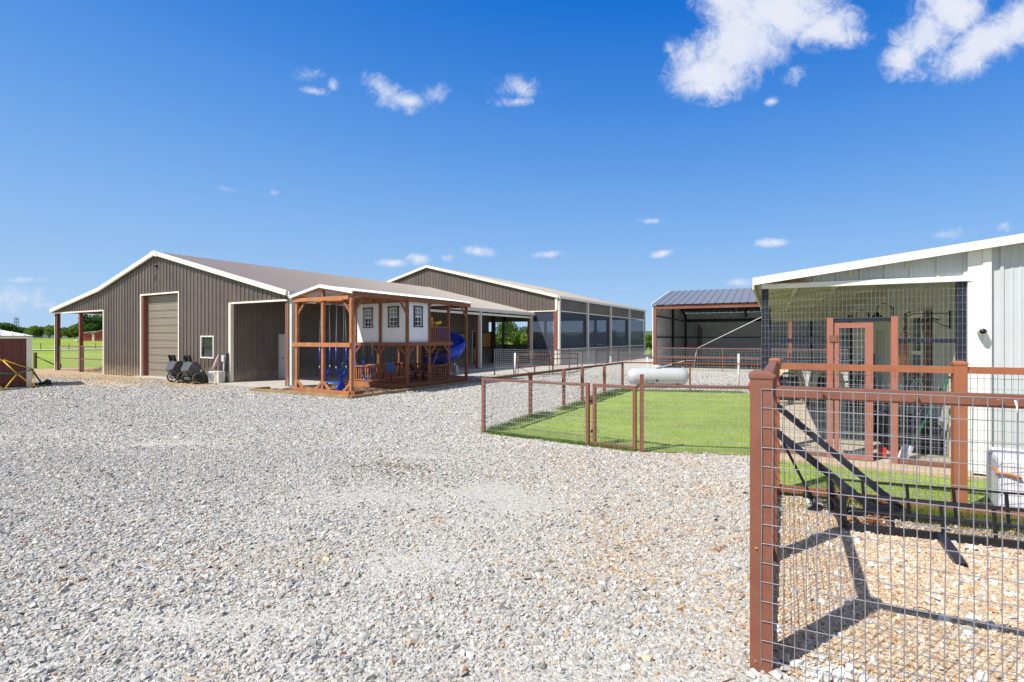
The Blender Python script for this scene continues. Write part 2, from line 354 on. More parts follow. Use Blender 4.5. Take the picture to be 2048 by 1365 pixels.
def bulk(name, verts, faces, cols, m, n=4):
    me = bpy.data.meshes.new(name); me.vertices.add(len(verts)); me.vertices.foreach_set('co', verts.astype(np.float32).ravel())
    k = len(faces); me.loops.add(k * n); me.loops.foreach_set('vertex_index', faces.astype(np.int32).ravel())
    me.polygons.add(k); me.polygons.foreach_set('loop_start', np.arange(0, k * n, n, dtype=np.int32))
    me.update(calc_edges=True); me.validate()
    if cols is not None:
        a = me.attributes.new('tint', 'FLOAT_COLOR', 'POINT')
        a.data.foreach_set('color', np.concatenate([cols, np.ones((len(cols), 1))], 1).astype(np.float32).ravel())
    sf = me.attributes.new('sharp_face', 'BOOLEAN', 'FACE'); sf.data.foreach_set('value', np.ones(len(me.polygons), bool))
    me.materials.append(m); o = bpy.data.objects.new(name, me); COL.objects.link(o); return o
def tintmat(name, rough=.9, trans=0., bump=0.):
    m = bpy.data.materials.new(name); m.use_nodes = True; t = m.node_tree; b = t.nodes['Principled BSDF']
    a = t.nodes.new('ShaderNodeAttribute'); a.attribute_name = 'tint'
    c = t.nodes.new('ShaderNodeTexCoord'); n = t.nodes.new('ShaderNodeTexNoise'); n.inputs['Scale'].default_value = 60 if bump else 2
    t.links.new(c.outputs['Object'], n.inputs['Vector'])
    mr = t.nodes.new('ShaderNodeMapRange'); mr.inputs[3].default_value = .8; mr.inputs[4].default_value = 1.2; t.links.new(n.outputs['Fac'], mr.inputs[0])
    vm = t.nodes.new('ShaderNodeVectorMath'); vm.operation = 'SCALE'; t.links.new(a.outputs['Color'], vm.inputs[0]); t.links.new(mr.outputs[0], vm.inputs['Scale'])
    t.links.new(vm.outputs[0], b.inputs['Base Color'])
    b.inputs['Roughness'].default_value = rough; b.inputs['Specular IOR Level'].default_value = .25
    if trans:
        tl = t.nodes.new('ShaderNodeBsdfTranslucent'); t.links.new(vm.outputs[0], tl.inputs['Color']); ms = t.nodes.new('ShaderNodeMixShader'); ms.inputs[0].default_value = trans
        t.links.new(b.outputs[0], ms.inputs[1]); t.links.new(tl.outputs[0], ms.inputs[2]); t.links.new(ms.outputs[0], t.nodes['Material Output'].inputs['Surface'])
    return m
M['stone'] = tintmat('crushed_limestone', .95, 0, .3)
M['leaf'] = tintmat('leaves', .6, .3)
M['blade'] = tintmat('grass_blade', .6, .25)
#@@SETTING

# ------------------------------------------------------------------ the ground
def terr(x, y):
    d = np.hypot(x, y)
    left = np.clip((-x + .0 * y) / (np.abs(x) + .35 * y + 1), 0, 1)
    up = np.interp(d, [0, 105, 150, 250, 420, 900, 3000, 9000], [0, 0, .9, 2.7, 1.5, -2, -4, -4])
    fl = np.interp(d, [0, 60, 110, 160, 420, 3000, 9000], [0, 0, -.4, -.9, -2, -4, -4])
    return left * up + (1 - left) * fl
def make_field():
    rs = np.concatenate([np.linspace(0, 200, 60), np.geomspace(206, 9000, 40)]); na = 160
    th = np.linspace(0, 2*np.pi, na, endpoint=False)
    rr, tt = np.meshgrid(rs, th, indexing='ij'); x = rr*np.sin(tt); y = rr*np.cos(tt); z = terr(x, y) - .012
    v = np.stack([x, y, z], -1).reshape(-1, 3); f = []
    for i in range(len(rs)-1):
        for j in range(na):
            j2 = (j+1) % na; f.append((i*na+j, i*na+j2, (i+1)*na+j2, (i+1)*na+j))
    m = bpy.data.materials.new('pasture_grass'); m.use_nodes = True; t = m.node_tree; b = t.nodes['Principled BSDF']; b.inputs['Roughness'].default_value = .9
    b.inputs['Specular IOR Level'].default_value = .1
    c = t.nodes.new('ShaderNodeTexCoord')
    def nz(sc, stretch=(1,1,1)):
        mp = t.nodes.new('ShaderNodeMapping'); mp.inputs['Scale'].default_value = stretch; t.links.new(c.outputs['Object'], mp.inputs[0])
        n = t.nodes.new('ShaderNodeTexNoise'); n.inputs['Scale'].default_value = sc; n.inputs['Detail'].default_value = 8; t.links.new(mp.outputs[0], n.inputs['Vector']); return n.outputs['Fac']
    r = t.nodes.new('ShaderNodeValToRGB'); t.links.new(nz(.05, (1, .6, 1)), r.inputs[0])
    e = r.color_ramp.elements; e[0].position = .35; e[0].color = (.22, .31, .045, 1); e[1].position = .65; e[1].color = (.31, .40, .06, 1)
    r2 = t.nodes.new('ShaderNodeValToRGB'); t.links.new(nz(1.5), r2.inputs[0]); r2.color_ramp.elements[0].position = .3; r2.color_ramp.elements[0].color = (.75,.75,.75,1); r2.color_ramp.elements[1].color = (1.2,1.2,1.2,1)
    mx = t.nodes.new('ShaderNodeMix'); mx.data_type = 'RGBA'; mx.blend_type = 'MULTIPLY'; mx.inputs[0].default_value = 1
    t.links.new(r.outputs[0], mx.inputs[6]); t.links.new(r2.outputs[0], mx.inputs[7]); t.links.new(mx.outputs[2], b.inputs['Base Color'])
    me = bpy.data.meshes.new('pasture'); me.from_pydata(v.tolist(), [], f); me.polygons.foreach_set('use_smooth', [True]*len(f)); me.materials.append(m)
    o = bpy.data.objects.new('pasture', me); COL.objects.link(o); struct(o)
make_field()

def gravel_mat(name, tan=False):
    m = bpy.data.materials.new(name); m.use_nodes = True; t = m.node_tree; b = t.nodes['Principled BSDF']; b.inputs['Roughness'].default_value = .95; b.inputs['Specular IOR Level'].default_value = .15
    c = t.nodes.new('ShaderNodeTexCoord')
    def N(ty, sc, **k):
        n = t.nodes.new(ty); n.inputs['Scale'].default_value = sc
        for a, v in k.items(): n.inputs[a].default_value = v
        t.links.new(c.outputs['Object'], n.inputs['Vector']); return n
    vo = N('ShaderNodeTexVoronoi', 42 if not tan else 80); vs = N('ShaderNodeTexVoronoi', 95)
    hv = t.nodes.new('ShaderNodeSeparateColor'); t.links.new(vo.outputs['Color'], hv.inputs[0])
    r = t.nodes.new('ShaderNodeValToRGB'); t.links.new(hv.outputs[0], r.inputs[0]); E = r.color_ramp.elements
    if tan: cs = [(0, (.42,.27,.15)), (.3, (.56,.40,.25)), (.6, (.50,.42,.33)), (1, (.70,.60,.46))]
    else: cs = [(0, (.32,.30,.27)), (.3, (.45,.43,.395)), (.7, (.50,.48,.44)), (.93, (.57,.55,.51)), (1, (.42,.30,.18))]
    E[0].position = 0; E[0].color = (*cs[0][1], 1); E[1].position = 1; E[1].color = (*cs[-1][1], 1)
    for p, q in cs[1:-1]: e = E.new(p); e.color = (*q, 1)
    big = N('ShaderNodeTexNoise', .35, Detail=7., Roughness=.65)
    r2 = t.nodes.new('ShaderNodeMapRange'); r2.inputs[1].default_value = .52; r2.inputs[2].default_value = .68; r2.inputs[4].default_value = .75; t.links.new(big.outputs['Fac'], r2.inputs[0])
    mx = t.nodes.new('ShaderNodeMix'); mx.data_type = 'RGBA'; t.links.new(r2.outputs[0], mx.inputs[0]); t.links.new(r.outputs[0], mx.inputs[6])
    mx.inputs[7].default_value = (.52, .45, .35, 1) if not tan else (.40, .28, .18, 1)
    out = mx.outputs[2]
    if not tan:     # sandy dirt tracked along the front of the brown barn and at its left side
        sp = t.nodes.new('ShaderNodeSeparateXYZ'); t.links.new(c.outputs['Object'], sp.inputs[0])
        def mth(op, a, bb):
            n = t.nodes.new('ShaderNodeMath'); n.operation = op
            for i, q in enumerate((a, bb)):
                if isinstance(q, (int, float)): n.inputs[i].default_value = q
                else: t.links.new(q, n.inputs[i])
            return n.outputs[0]
        # distance in front of the barn's front line
        d = mth('ADD', mth('MULTIPLY', sp.outputs[0], .5024), mth('MULTIPLY', sp.outputs[1], .8646)); d = mth('SUBTRACT', d, 9.9)
        lx = mth('MULTIPLY', mth('ADD', sp.outputs[0], 13.), -.12); d2 = mth('ADD', d, mth('MINIMUM', lx, 1.6))
        dn = N('ShaderNodeTexNoise', .7, Detail=8., Roughness=.7)
        d2 = mth('ADD', d2, mth('MULTIPLY', mth('SUBTRACT', dn.outputs['Fac'], .5), 4.))
        lim = t.nodes.new('ShaderNodeMapRange'); t.links.new(d2, lim.inputs[0]); lim.inputs[1].default_value = .2; lim.inputs[2].default_value = 1.4
        lft = t.nodes.new('ShaderNodeMapRange'); t.links.new(sp.outputs[0], lft.inputs[0]); lft.inputs[1].default_value = -10.5; lft.inputs[2].default_value = -13.5
        k = mth('MULTIPLY', mth('MULTIPLY', lim.outputs[0], lft.outputs[0]), .85)
        m3 = t.nodes.new('ShaderNodeMix'); m3.data_type = 'RGBA'; t.links.new(k, m3.inputs[0]); t.links.new(out, m3.inputs[6]); m3.inputs[7].default_value = (.44, .31, .17, 1); out = m3.outputs[2]
    t.links.new(out, b.inputs['Base Color'])
    bp = t.nodes.new('ShaderNodeBump'); bp.invert = True; bp.inputs['Strength'].default_value = .5; bp.inputs['Distance'].default_value = .02; t.links.new(vo.outputs['Distance'], bp.inputs['Height'])
    b2 = t.nodes.new('ShaderNodeBump'); b2.invert = True; b2.inputs['Strength'].default_value = .6; b2.inputs['Distance'].default_value = .008; t.links.new(vs.outputs['Distance'], b2.inputs['Height'])
    t.links.new(bp.outputs[0], b2.inputs['Normal']); t.links.new(b2.outputs[0], b.inputs['Normal'])
    return m
YARD = [(-70, -12), (30, -12), (40, 20), (34, 44), (22, 50), (15, 57), (3, 36), (-12, 45), (-24, 34.5), (-30, 31.5), (-70, 33)]
flat('gravel_yard', YARD, .0, gravel_mat('gravel_ground'))

# outlines of the things that lie on the gravel
TURF = [(-.5, 10.35), (2.2, 8.72), (4.12, 8.38), (7.3, 15.4), (8.6, 17.6), (6.3, 18.0), (3.95, 18.7)]
STRIP = [(3.22, 6.42), (4.1, 8.25), (9.6, 5.85), (9.6, 3.1)]
PEN = [(1.50, 3.0), (3.24, 6.3), (7.4, 4.3), (5.2, 1.1)]
MULCH = [(-9.45, 18.55), (-5.2, 16.25), (-1.3, 22.6), (-4.6, 24.4)]
def yard_free(x, y):
    k = inside(x, y, YARD); jx, jy = x + (vnoise(x, y, .22, 31) - .5) * .32, y + (vnoise(x, y, .22, 32) - .5) * .32
    for P in (PEN, MULCH): k &= ~inside(x, y, P)
    for P in (TURF, STRIP): k &= ~inside(jx, jy, P)
    s, t = (x + 8.56) * -.8646 + (y - 19.6) * .5024, (x + 8.56) * .5024 + (y - 19.6) * .8646
    k &= ~((t > -.05) & (s > -.2) & (t < 20)); return k

def tans(x, y):    # how many tan river stones are mixed in: more towards the near fence
    return np.clip(np.interp(x + .25 * (y - 3), [-1.5, .3, 1.6], [.015, .06, .26]) * np.interp(y, [2, 5, 9, 14], [1, .9, .4, .1]) + .9 * np.clip(vnoise(x, y, .9, 5) - .62, 0, 1) * np.interp(x, [-4, -1], [.15, 1]), 0, .6) + np.clip((.5024*x + .8646*y - 9.9 + np.minimum(-.12*(x+13), 1.6) + 4*(vnoise(x, y, 1.6, 21)-.5) - .3)/1.2, 0, 1) * np.clip((-10.5-x)/3, 0, 1) * .95
def scol(x, y, n, tf):
    g = np.clip(rng.normal(.425, .085, n), .19, .66); c = np.stack([g * 1.005, g * .985, g * .945], 1)
    warm = rng.random(n) < .22; c[warm] *= np.array([1.04, .985, .90])
    dk = rng.random(n) < .06; c[dk] *= .62
    w = rng.random(n) < .05; c[w] = np.clip(c[w] * 1.25, 0, .7)
    k = rng.random(n) < tf; kk = rng.random(k.sum())[:, None]
    c[k] = (np.array([.46, .32, .20]) * (1-kk) + np.array([.54, .46, .35]) * kk) * rng.uniform(.75, 1.12, (k.sum(), 1))
    rb = rng.random(n) < .008; c[rb] = np.array([.26, .13, .07])
    return c
def stones(name, x, y, size, tf, label, z0=0., cube=True, cfun=scol, flatz=.55):
    n = len(x); L = size[:, None] * np.stack([rng.uniform(.85, 1.35, n), rng.uniform(.6, 1.0, n), rng.uniform(.28, .72, n) * flatz / .55], 1) * .5
    if cube:
        T = np.array([[-1,-1,-.8],[1,-1,-.8],[1,1,-.8],[-1,1,-.8],[-.72,-.72,.9],[.72,-.72,.9],[.72,.72,.9],[-.72,.72,.9]]); F = np.array([[0,1,5,4],[1,2,6,5],[2,3,7,6],[3,0,4,7],[4,5,6,7]])
    else:
        T = np.array([[-1,-1,-.7],[1,-1,-.7],[1,1,-.7],[-1,1,-.7],[-.3,-.6,.9],[.3,.6,.9]]); F = np.array([[0,1,4,4],[1,2,5,4],[2,3,5,5],[3,0,4,5]])
    k = len(T); P = T[None] + rng.uniform(-.34, .34, (n, k, 3)); P *= L[:, None]
    # random tilt about x and y, then turn about z
    tx = rng.normal(0, .32, n); ty = rng.normal(0, .32, n); tz = rng.uniform(0, 2*np.pi, n)
    cx, sx = np.cos(tx)[:, None], np.sin(tx)[:, None]; cy, sy = np.cos(ty)[:, None], np.sin(ty)[:, None]; cz, sz = np.cos(tz)[:, None], np.sin(tz)[:, None]
    a, b, c = P[..., 0], P[..., 1], P[..., 2]; b, c = b*cx - c*sx, b*sx + c*cx; a, c = a*cy + c*sy, -a*sy + c*cy; a, b = a*cz - b*sz, a*sz + b*cz
    V_ = np.stack([a + x[:, None], b + y[:, None], c + (z0 + L[:, 2] * rng.uniform(.35, 1.0, n))[:, None]], -1).reshape(-1, 3)
    cols = np.repeat(cfun(x, y, n, tf), k, 0)
    if cube:
        FF = (F[None] + (np.arange(n) * k)[:, None, None]).reshape(-1, 4); o = bulk(name, V_, FF, cols, M['stone'], 4)
    else:
        F3 = np.array([[0,1,4],[1,5,4],[1,2,5],[2,3,5],[3,4,5],[3,0,4]]); FF = (F3[None] + (np.arange(n) * k)[:, None, None]).reshape(-1, 3); o = bulk(name, V_, FF, cols, M['stone'], 3)
    struct(o, 'stuff'); o['label'] = label; return o
def scatter(y0, y1, per, margin=1.13):
    A = margin * (y1**2 - y0**2) + 1.2 * (y1 - y0); n = int(A * per); y = np.sqrt(rng.random(n) * (y1**2 - y0**2) + y0**2)
    x = rng.uniform(-1, 1, n) * (y * margin + .6); k = yard_free(x, y); return x[k], y[k]
def bare(x, y):
    b = vnoise(x, y, 1.7, 3) * .5 + vnoise(x, y, .6, 4) * .35 + vnoise(x, y, .25, 9) * .15
    spots = [(.25, 6.0, .75, .5), (-.3, 6.6, .5, .35), (-1.7, 6.3, 1.5, .5), (.8, 2.85, 1.2, .22), (-6.2, 9.4, 1.2, .4), (-1.6, 8.4, 1.1, .35), (-.9, 4.4, .45, .25), (-2.3, 3.5, .8, .18)]
    s = sum(np.exp(-(((x-a)/c)**2 + ((y-bb)/d)**2)) for a, bb, c, d in spots)
    return np.clip((b - .5) * 2.2, 0, 1) + s
x, y = scatter(2.2, 9.0, 2700); k = rng.random(len(x)) > bare(x, y) * .93; x, y = x[k], y[k]
sz = np.clip(rng.lognormal(math.log(.0165), .40, len(x)), .007, .055); stones('gravel', x, y, sz, tans(x, y), 'loose pale crushed limestone gravel covering the near yard')
x, y = scatter(2.2, 9.0, 900); k = rng.random(len(x)) < np.clip(bare(x, y), .05, .9); x, y = x[k], y[k]
stones('gravel', x, y, rng.uniform(.005, .011, len(x)), tans(x, y), 'fine crushed chips on the bare patches of the yard', cube=False)
x, y = scatter(9.0, 16.0, 1100); k = rng.random(len(x)) > bare(x, y) * .9; x, y = x[k], y[k]
sz = np.clip(rng.lognormal(math.log(.024), .35, len(x)), .012, .06); stones('gravel', x, y, sz, tans(x, y), 'pale crushed gravel across the middle of the yard', cube=False)
x, y = scatter(16.0, 27.0, 300); k = rng.random(len(x)) > (tans(x, y) - .2) * 1.1; x, y = x[k], y[k]; sz = np.clip(rng.lognormal(math.log(.036), .33, len(x)), .015, .07)
stones('gravel', x, y, sz, tans(x, y), 'pale crushed gravel in front of the barns', cube=False)

# pen floor: small tan river pebbles with some white stones
flat('pea_gravel_floor', PEN, .004, gravel_mat('pea_gravel_ground', True))
n = 62000; x = rng.uniform(1.4, 7.4, n); y = rng.uniform(1.1, 6.4, n); k = inside(x, y, PEN) & (x < y * 1.2 + .4); x, y = x[k], y[k]
def pcol(x, y, n, tf):
    k = rng.random((n, 1)); c = np.array([.60, .40, .24]) * (1-k) + np.array([.72, .60, .45]) * k; c *= rng.uniform(.7, 1.15, (n, 1))
    b = rng.random(n) < .18; c[b] = np.array([.42, .23, .12]) * rng.uniform(.7, 1.2, (b.sum(), 1)); g = rng.random(n) < .16; c[g] = np.array([.64, .62, .58]) * rng.uniform(.8, 1.15, (g.sum(), 1)); return np.clip(c, 0, .85)
sz = np.clip(rng.lognormal(math.log(.014), .35, len(x)), .006, .04); stones('pebbles', x, y, sz, 0, 'small tan and white pebbles spread on the pen floor', .004, True, pcol, .6)
n = 900; x = rng.uniform(1.4, 7, n); y = rng.uniform(1.1, 6.4, n); k = inside(x, y, PEN); x, y = x[k], y[k]
e = np.column_stack([1.5 + np.linspace(0, .5, 60) + rng.normal(0, .07, 60), 3.0 - np.linspace(0, .1, 60) + rng.normal(.02, .06, 60)])
x = np.append(x, e[:, 0]); y = np.append(y, e[:, 1]); sz = np.clip(rng.lognormal(math.log(.04), .3, len(x)), .02, .075)
def wcol(x, y, n, tf): return np.array([.62, .60, .57]) * rng.uniform(.7, 1.2, (n, 1))
stones('pale_stones', x, y, sz, 0, 'larger pale limestone pieces lying among the tan pebbles', .006, True, wcol)

# twigs and brown leaf litter on the gravel
b = MB()
for (cx, cy, sx, sy, nn) in ((-1.75, 7.6, .4, .22, 70), (-1.2, 6.9, .5, .25, 30), (-.1, 5.4, 1.4, 1.2, 40), (1.0, 4.6, .5, .8, 30), (-5.5, 6.6, 1.5, .7, 16), (-4.5, 10.6, .5, .2, 14)):
    for i in range(nn * (2 if sx == .4 else 1)):
        px, py = random.gauss(cx, sx), random.gauss(cy, sy); a = random.uniform(-.5, .5) + (0 if random.random() < .7 else 1.5); l = random.uniform(.012, .05)
        b.tube((px, py, .03), (px + l * math.cos(a), py + l * math.sin(a), .03 + random.uniform(-.005, .012)), random.uniform(.0025, .007), 4)
M['litter'] = mat('leaf_litter', (.16, .085, .04), .9, 0, .3, 5)
o = b.obj('leaf_litter', M['litter']); struct(o, 'stuff'); o['label'] = 'brown twigs and leaf scraps scattered on the gravel'

# turf
def turfmat():
    m = mat('turf', (.22, .31, .06), .85, 0, .2, 1.6, bump=.7, bscale=90, col2=(.36, .44, .115), spec=.1, dirt=.35); return m
M['turf'] = turfmat()
flat('turf_lawn', TURF, .012, M['turf']); flat('turf_lawn', STRIP, .012, M['turf'])
def grass(name, x, y, h, w, label, z0=.01, base=(.21, .32, .055), tip=(.42, .52, .14), lean=.5):
    n = len(x); a = rng.uniform(0, 2*np.pi, n); hh = h * rng.uniform(.6, 1.3, n); ww = w * rng.uniform(.7, 1.3, n); dx, dy = np.cos(a) * ww, np.sin(a) * ww
    la = rng.uniform(0, 2*np.pi, n); lx, ly = np.cos(la) * hh * lean * rng.random(n), np.sin(la) * hh * lean * rng.random(n)
    V_ = np.stack([np.stack([x-dx, y-dy, np.full(n, z0)], 1), np.stack([x+dx, y+dy, np.full(n, z0)], 1), np.stack([x+lx, y+ly, z0+hh], 1)], 1).reshape(-1, 3)
    t = rng.random((n, 1)); c = np.array(base) * (1-t) + np.array(tip) * t; c *= rng.uniform(.8, 1.15, (n, 1)) * (.72 + .5 * vnoise(x, y, .8, 41))[:, None]; dry = rng.random(n) < (.04 + .5 * np.clip(vnoise(x, y, 1.3, 43) - .68, 0, 1)); c[dry] = np.array([.34, .3, .12])
    o = bulk(name, V_, np.arange(n*3).reshape(-1, 3), np.repeat(c, 3, 0), M['blade'], 3); struct(o, 'stuff'); o['label'] = label; return o
def inpoly(P, per):
    P_ = np.array(P); mn, mxx = P_.min(0), P_.max(0); n = int(np.prod(mxx - mn) * per); x = rng.uniform(mn[0], mxx[0], n); y = rng.uniform(mn[1], mxx[1], n); k = inside(x, y, P); return x[k], y[k]
x, y = inpoly(TURF, 2600); k = rng.random(len(x)) < np.clip(1.25 - (y - 8) / 11, .3, 1); grass('grass_blades', x[k], y[k], .022, .0035, 'short bright green blades of the fenced lawn')
x, y = inpoly(STRIP, 3600); k = x < y * 1.25; grass('grass_blades', x[k], y[k], .02, .003, 'short green turf blades in front of the grey shed')
def along(p, q, n, s):
    t = rng.random(n); return p[0]*(1-t)+q[0]*t + rng.normal(0, s, n), p[1]*(1-t)+q[1]*t + rng.normal(0, s, n)
xs, ys = [], []
for p, q, n, s in (((-.5,10.4),(.0,11.5),1500,.1),((.1,11.7),(.9,13.0),2600,.12),((1.3,13.6),(2.2,15.4),2000,.1),((2.5,16),(3.9,18.6),5000,.16),((3.9,18.6),(8.0,17.8),5200,.12),((-.45,10.35),(2.1,8.72),2500,.04)):
    a, b_ = along(p, q, n, s); xs.append(a); ys.append(b_)
grass('edge_grass', np.concatenate(xs), np.concatenate(ys), .075, .004, 'longer green grass tufts along the lawn fence', base=(.09,.16,.02), tip=(.16,.26,.04))
x, y = along((3.9, 6.0), (6.9, 4.55), 5200, .10); x2, y2 = along((4.3, 5.6), (6.4, 4.6), 5200, .16)
grass('edge_grass', np.append(x, x2), np.append(y, y2), .10, .003, 'weedy grass growing up through the black rack', base=(.10,.17,.03), tip=(.22,.28,.06))
x, y = along((3.0, 5.9), (3.9, 5.75), 160, .09); grass('edge_grass', x, y, .06, .004, 'few grass tufts at the back corner of the pen')

# mulch bed of the play set
M['mulch'] = mat('mulch_ground', (.16, .105, .07), .95, 0, .4, 9, bump=1, bscale=50)
flat('mulch_bed', MULCH, .006, M['mulch'])
x, y = inpoly(MULCH, 420)
def mcol(x, y, n, tf): return (np.array([.24, .155, .10]) * rng.uniform(.5, 1.5, (n, 1)))
stones('wood_chips', x, y, np.clip(rng.lognormal(math.log(.045), .4, len(x)), .02, .1), 0, 'brown wood chips around the wooden play set', .006, False, mcol, .4)
#@@BUILD

# ================================================================== brown barn with lean-tos
YAW = -30.16
B1 = thing('metal_barn', 'long brown metal barn with cream trim, tall roll-up door and open lean-tos', 'barn', (-8.56, 19.6, 0), YAW)
RP = [(-21.6, 3.58), (-15.4, 4.56), (-9.64, 6.02), (.12, 3.70)]   # roof profile x, z
def rz_(x): return float(np.interp(x, [p[0] for p in RP], [p[1] for p in RP]))
L1 = 19.9
b = MB()
s0 = -21.5
b.ribbed((s0, 0, 0), (1,0,0), 21.5, (0,0,1), 0.02, lambda s: rz_(s0+s) - .13, (0,-1,0), .29, .055, .04, minor=.012,
         holes=[(0.4, 21.5-15.16, 0, 3.40), (21.5-11.2, 21.5-7.76, 0, 3.99), (21.5-5.92, 21.5-4.99, 1.07, 1.98), (21.5-3.7, 21.42, 0, 3.40)],
         brk=(21.6-15.4-.1, 21.5-9.64))
b.obj('front_wall', M['brown'], B1)
b = MB(); b.ribbed((-3.7, .02, 0), (0,1,0), L1, (0,0,1), .03, 4.45, (1,0,0), .3, .05, .045, minor=.01, holes=[(2.24, 3.2, 0, 2.05), (17.7, 18.36, 0, 2.35)])
b.obj('porch_wall', M['brown'], B1)
b = MB(); b.ribbed((-3.7, L1, 0), (-1,0,0), 11.46, (0,0,1), .03, 4.4, (0,1,0), .3); b.ribbed((-15.16, .02, 0), (0,1,0), L1, (0,0,1), .03, 4.5, (-1,0,0), .3)
b.ribbed((-21.5, L1, 0), (1,0,0), 6.34, (0,0,1), 3.4, lambda s: rz_(-21.5+s)-.13, (0,1,0), .3)
b.obj('far_wall', M['brown'], B1)
b = MB()
for (x0, z0), (x1, z1) in zip(RP[:-1], RP[1:]):
    l = math.hypot(x1-x0, z1-z0); d = Vector((x1-x0, 0, z1-z0)).normalized(); nn = Vector((-d.z, 0, d.x))
    b.ribbed((x0, -.12, z0), (0,1,0), L1+.16, d, 0, l, nn, .3, .03, .02)
    b.ribbed((x0, -.12, z0-.03), (0,1,0), L1+.16, d, 0, l, -nn, .3, .03, .015)
rf = b.obj('roof', M['brownroof'], B1)
b = MB()
for (x0, z0), (x1, z1) in zip(RP[:-1], RP[1:]):
    b.beam((x0, -.16, z0-.07), (x1, -.16, z1-.07), .10, .19, (0,0,1)); pbeam('rear_trim', M['cream'], B1, ((x0, L1+.08, z0-.07), (x1, L1+.08, z1-.07), .10, .19, (0,0,1)))
b.beam((-9.95, -.215, 5.86), (-9.64, -.215, 5.95), .03, .24); b.beam((-9.64, -.215, 5.95), (-9.33, -.215, 5.86), .03, .24)
b.obj('rake_trim', M['cream'], B1)
eachb('gutter', M['creampost'], B1, (.10, .24, -.14, L1+.05, 3.50, 3.69), (-21.72, -21.58, -.14, L1+.05, 3.40, 3.57))
b = MB()
b.box(-21.45, -15.2, -.05, .03, 3.34, 3.41); b.box(-15.22, -15.13, -.05, .06, 0, 3.4); b.obj('opening_trim', M['cream'], B1); b = MB(); b.box(-3.66, -.02, -.05, .03, 3.34, 3.41); b.box(-3.82, -3.67, -.06, .08, 0, 3.4)
b.obj('opening_trim', M['cream'], B1); b = MB()
b.box(-11.26, -11.18, -.05, .1, 0, 3.99); b.box(-7.78, -7.70, -.05, .1, 0, 3.99); b.box(-11.26, -7.70, -.05, .1, 3.99, 4.06); b.obj('door_trim', M['cream'], B1); b = MB(); b.box(-.02, .1, .1, L1, 3.30, 3.42)
b.obj('eave_trim', M['cream'], B1)
g = MB()
for i in range(11):
    z = .03 + i * .36
    g.box(-11.2, -7.76, .22, .26, z, z + .34); g.box(-11.2, -7.76, .205, .222, z + .30, z + .335); g.box(-11.2, -7.76, .212, .222, z+.14, z+.16)
gd = g.obj('roll_up_door', M['doorbrown'], B1)
pb('door_reveal', M['redsteel'], B1, (-11.2, -11.1, .03, .24, 0, 3.98)); pb('door_sill', M['grayslab'], B1, (-11.5, -7.5, -.25, .3, .0, .05))
w = pb('window', M['cream'], B1, (-5.96, -5.90, -.04, .06, 1.03, 2.02), (-5.01, -4.95, -.04, .06, 1.03, 2.02), (-5.9, -5.01, -.04, .06, 1.96, 2.02), (-5.9, -5.01, -.04, .06, 1.03, 1.09))
pb('pane', M['glass'], w, (-5.9, -5.01, .03, .05, 1.09, 1.96)); pb('sash', M['black'], w, (-5.9, -5.01, .0, .03, 1.50, 1.55), (-5.9, -5.85, .0, .03, 1.09, 1.5), (-5.06, -5.01, .0, .03, 1.09, 1.5))
dr = pb('walk_door', M['whitedoor'], B1, (-3.69, -3.64, 2.26, 3.18, .06, 2.04)); b = MB(); b.lathe([(0,0),(.03,.01),(.035,.04),(0,.06)], (-3.64, 2.36, 1.0), 10, 'x'); b.obj('door_knob', M['black'], dr)
pb('door_frame', M['creampost'], dr, (-3.7, -3.62, 2.2, 2.26, .06, 2.1), (-3.7, -3.62, 3.18, 3.24, .06, 2.1), (-3.7, -3.62, 2.26, 3.18, 2.04, 2.1))
# steel posts of the porches
for y in (.1, 6.6, 13.1, 19.7):
    p = pb('porch_post', M['redsteel'], B1, (-.22, -.06, y-.08, y+.08, 0, 3.5)); pb('downspout', M['creampost'], p, (-.05, .14, y-.06, y+.08, .1, 3.5))
for x, y in ((-21.3, .1), (-18.3, .12), (-21.3, 6.6), (-21.3, 13.1), (-21.3, 19.7)):
    pb('porch_post', M['redsteel'], B1, (x-.09, x+.07, y-.08, y+.08, 0, rz_(x)-.2))
pb('post_trim', M['cream'], B1, (-21.5, -21.39, -.02, .12, 0, 3.4))
b = MB()
for x in (-20.6, -19.2, -17.8, -16.4): b.beam((x, 0, rz_(x)-.2), (x, L1, rz_(x)-.2), .08, .14)
for x in (-2.6, -1.3): b.beam((x, 0, rz_(x)-.2), (x, L1, rz_(x)-.2), .08, .14)
b.obj('purlin', M['darkred'], B1)
# barn light on the gable
l = pb('gable_light', M['black'], B1, (-9.75, -9.65, -.08, -.02, 5.28, 5.4)); b = MB(); b.tube((-9.7, -.06, 5.35), (-10.05, -.42, 5.36), .012, 6); b.beam((-10.2,-.5,5.37), (-9.92,-.36,5.37), .12, .04); b.obj('lamp_head', M['black'], l)
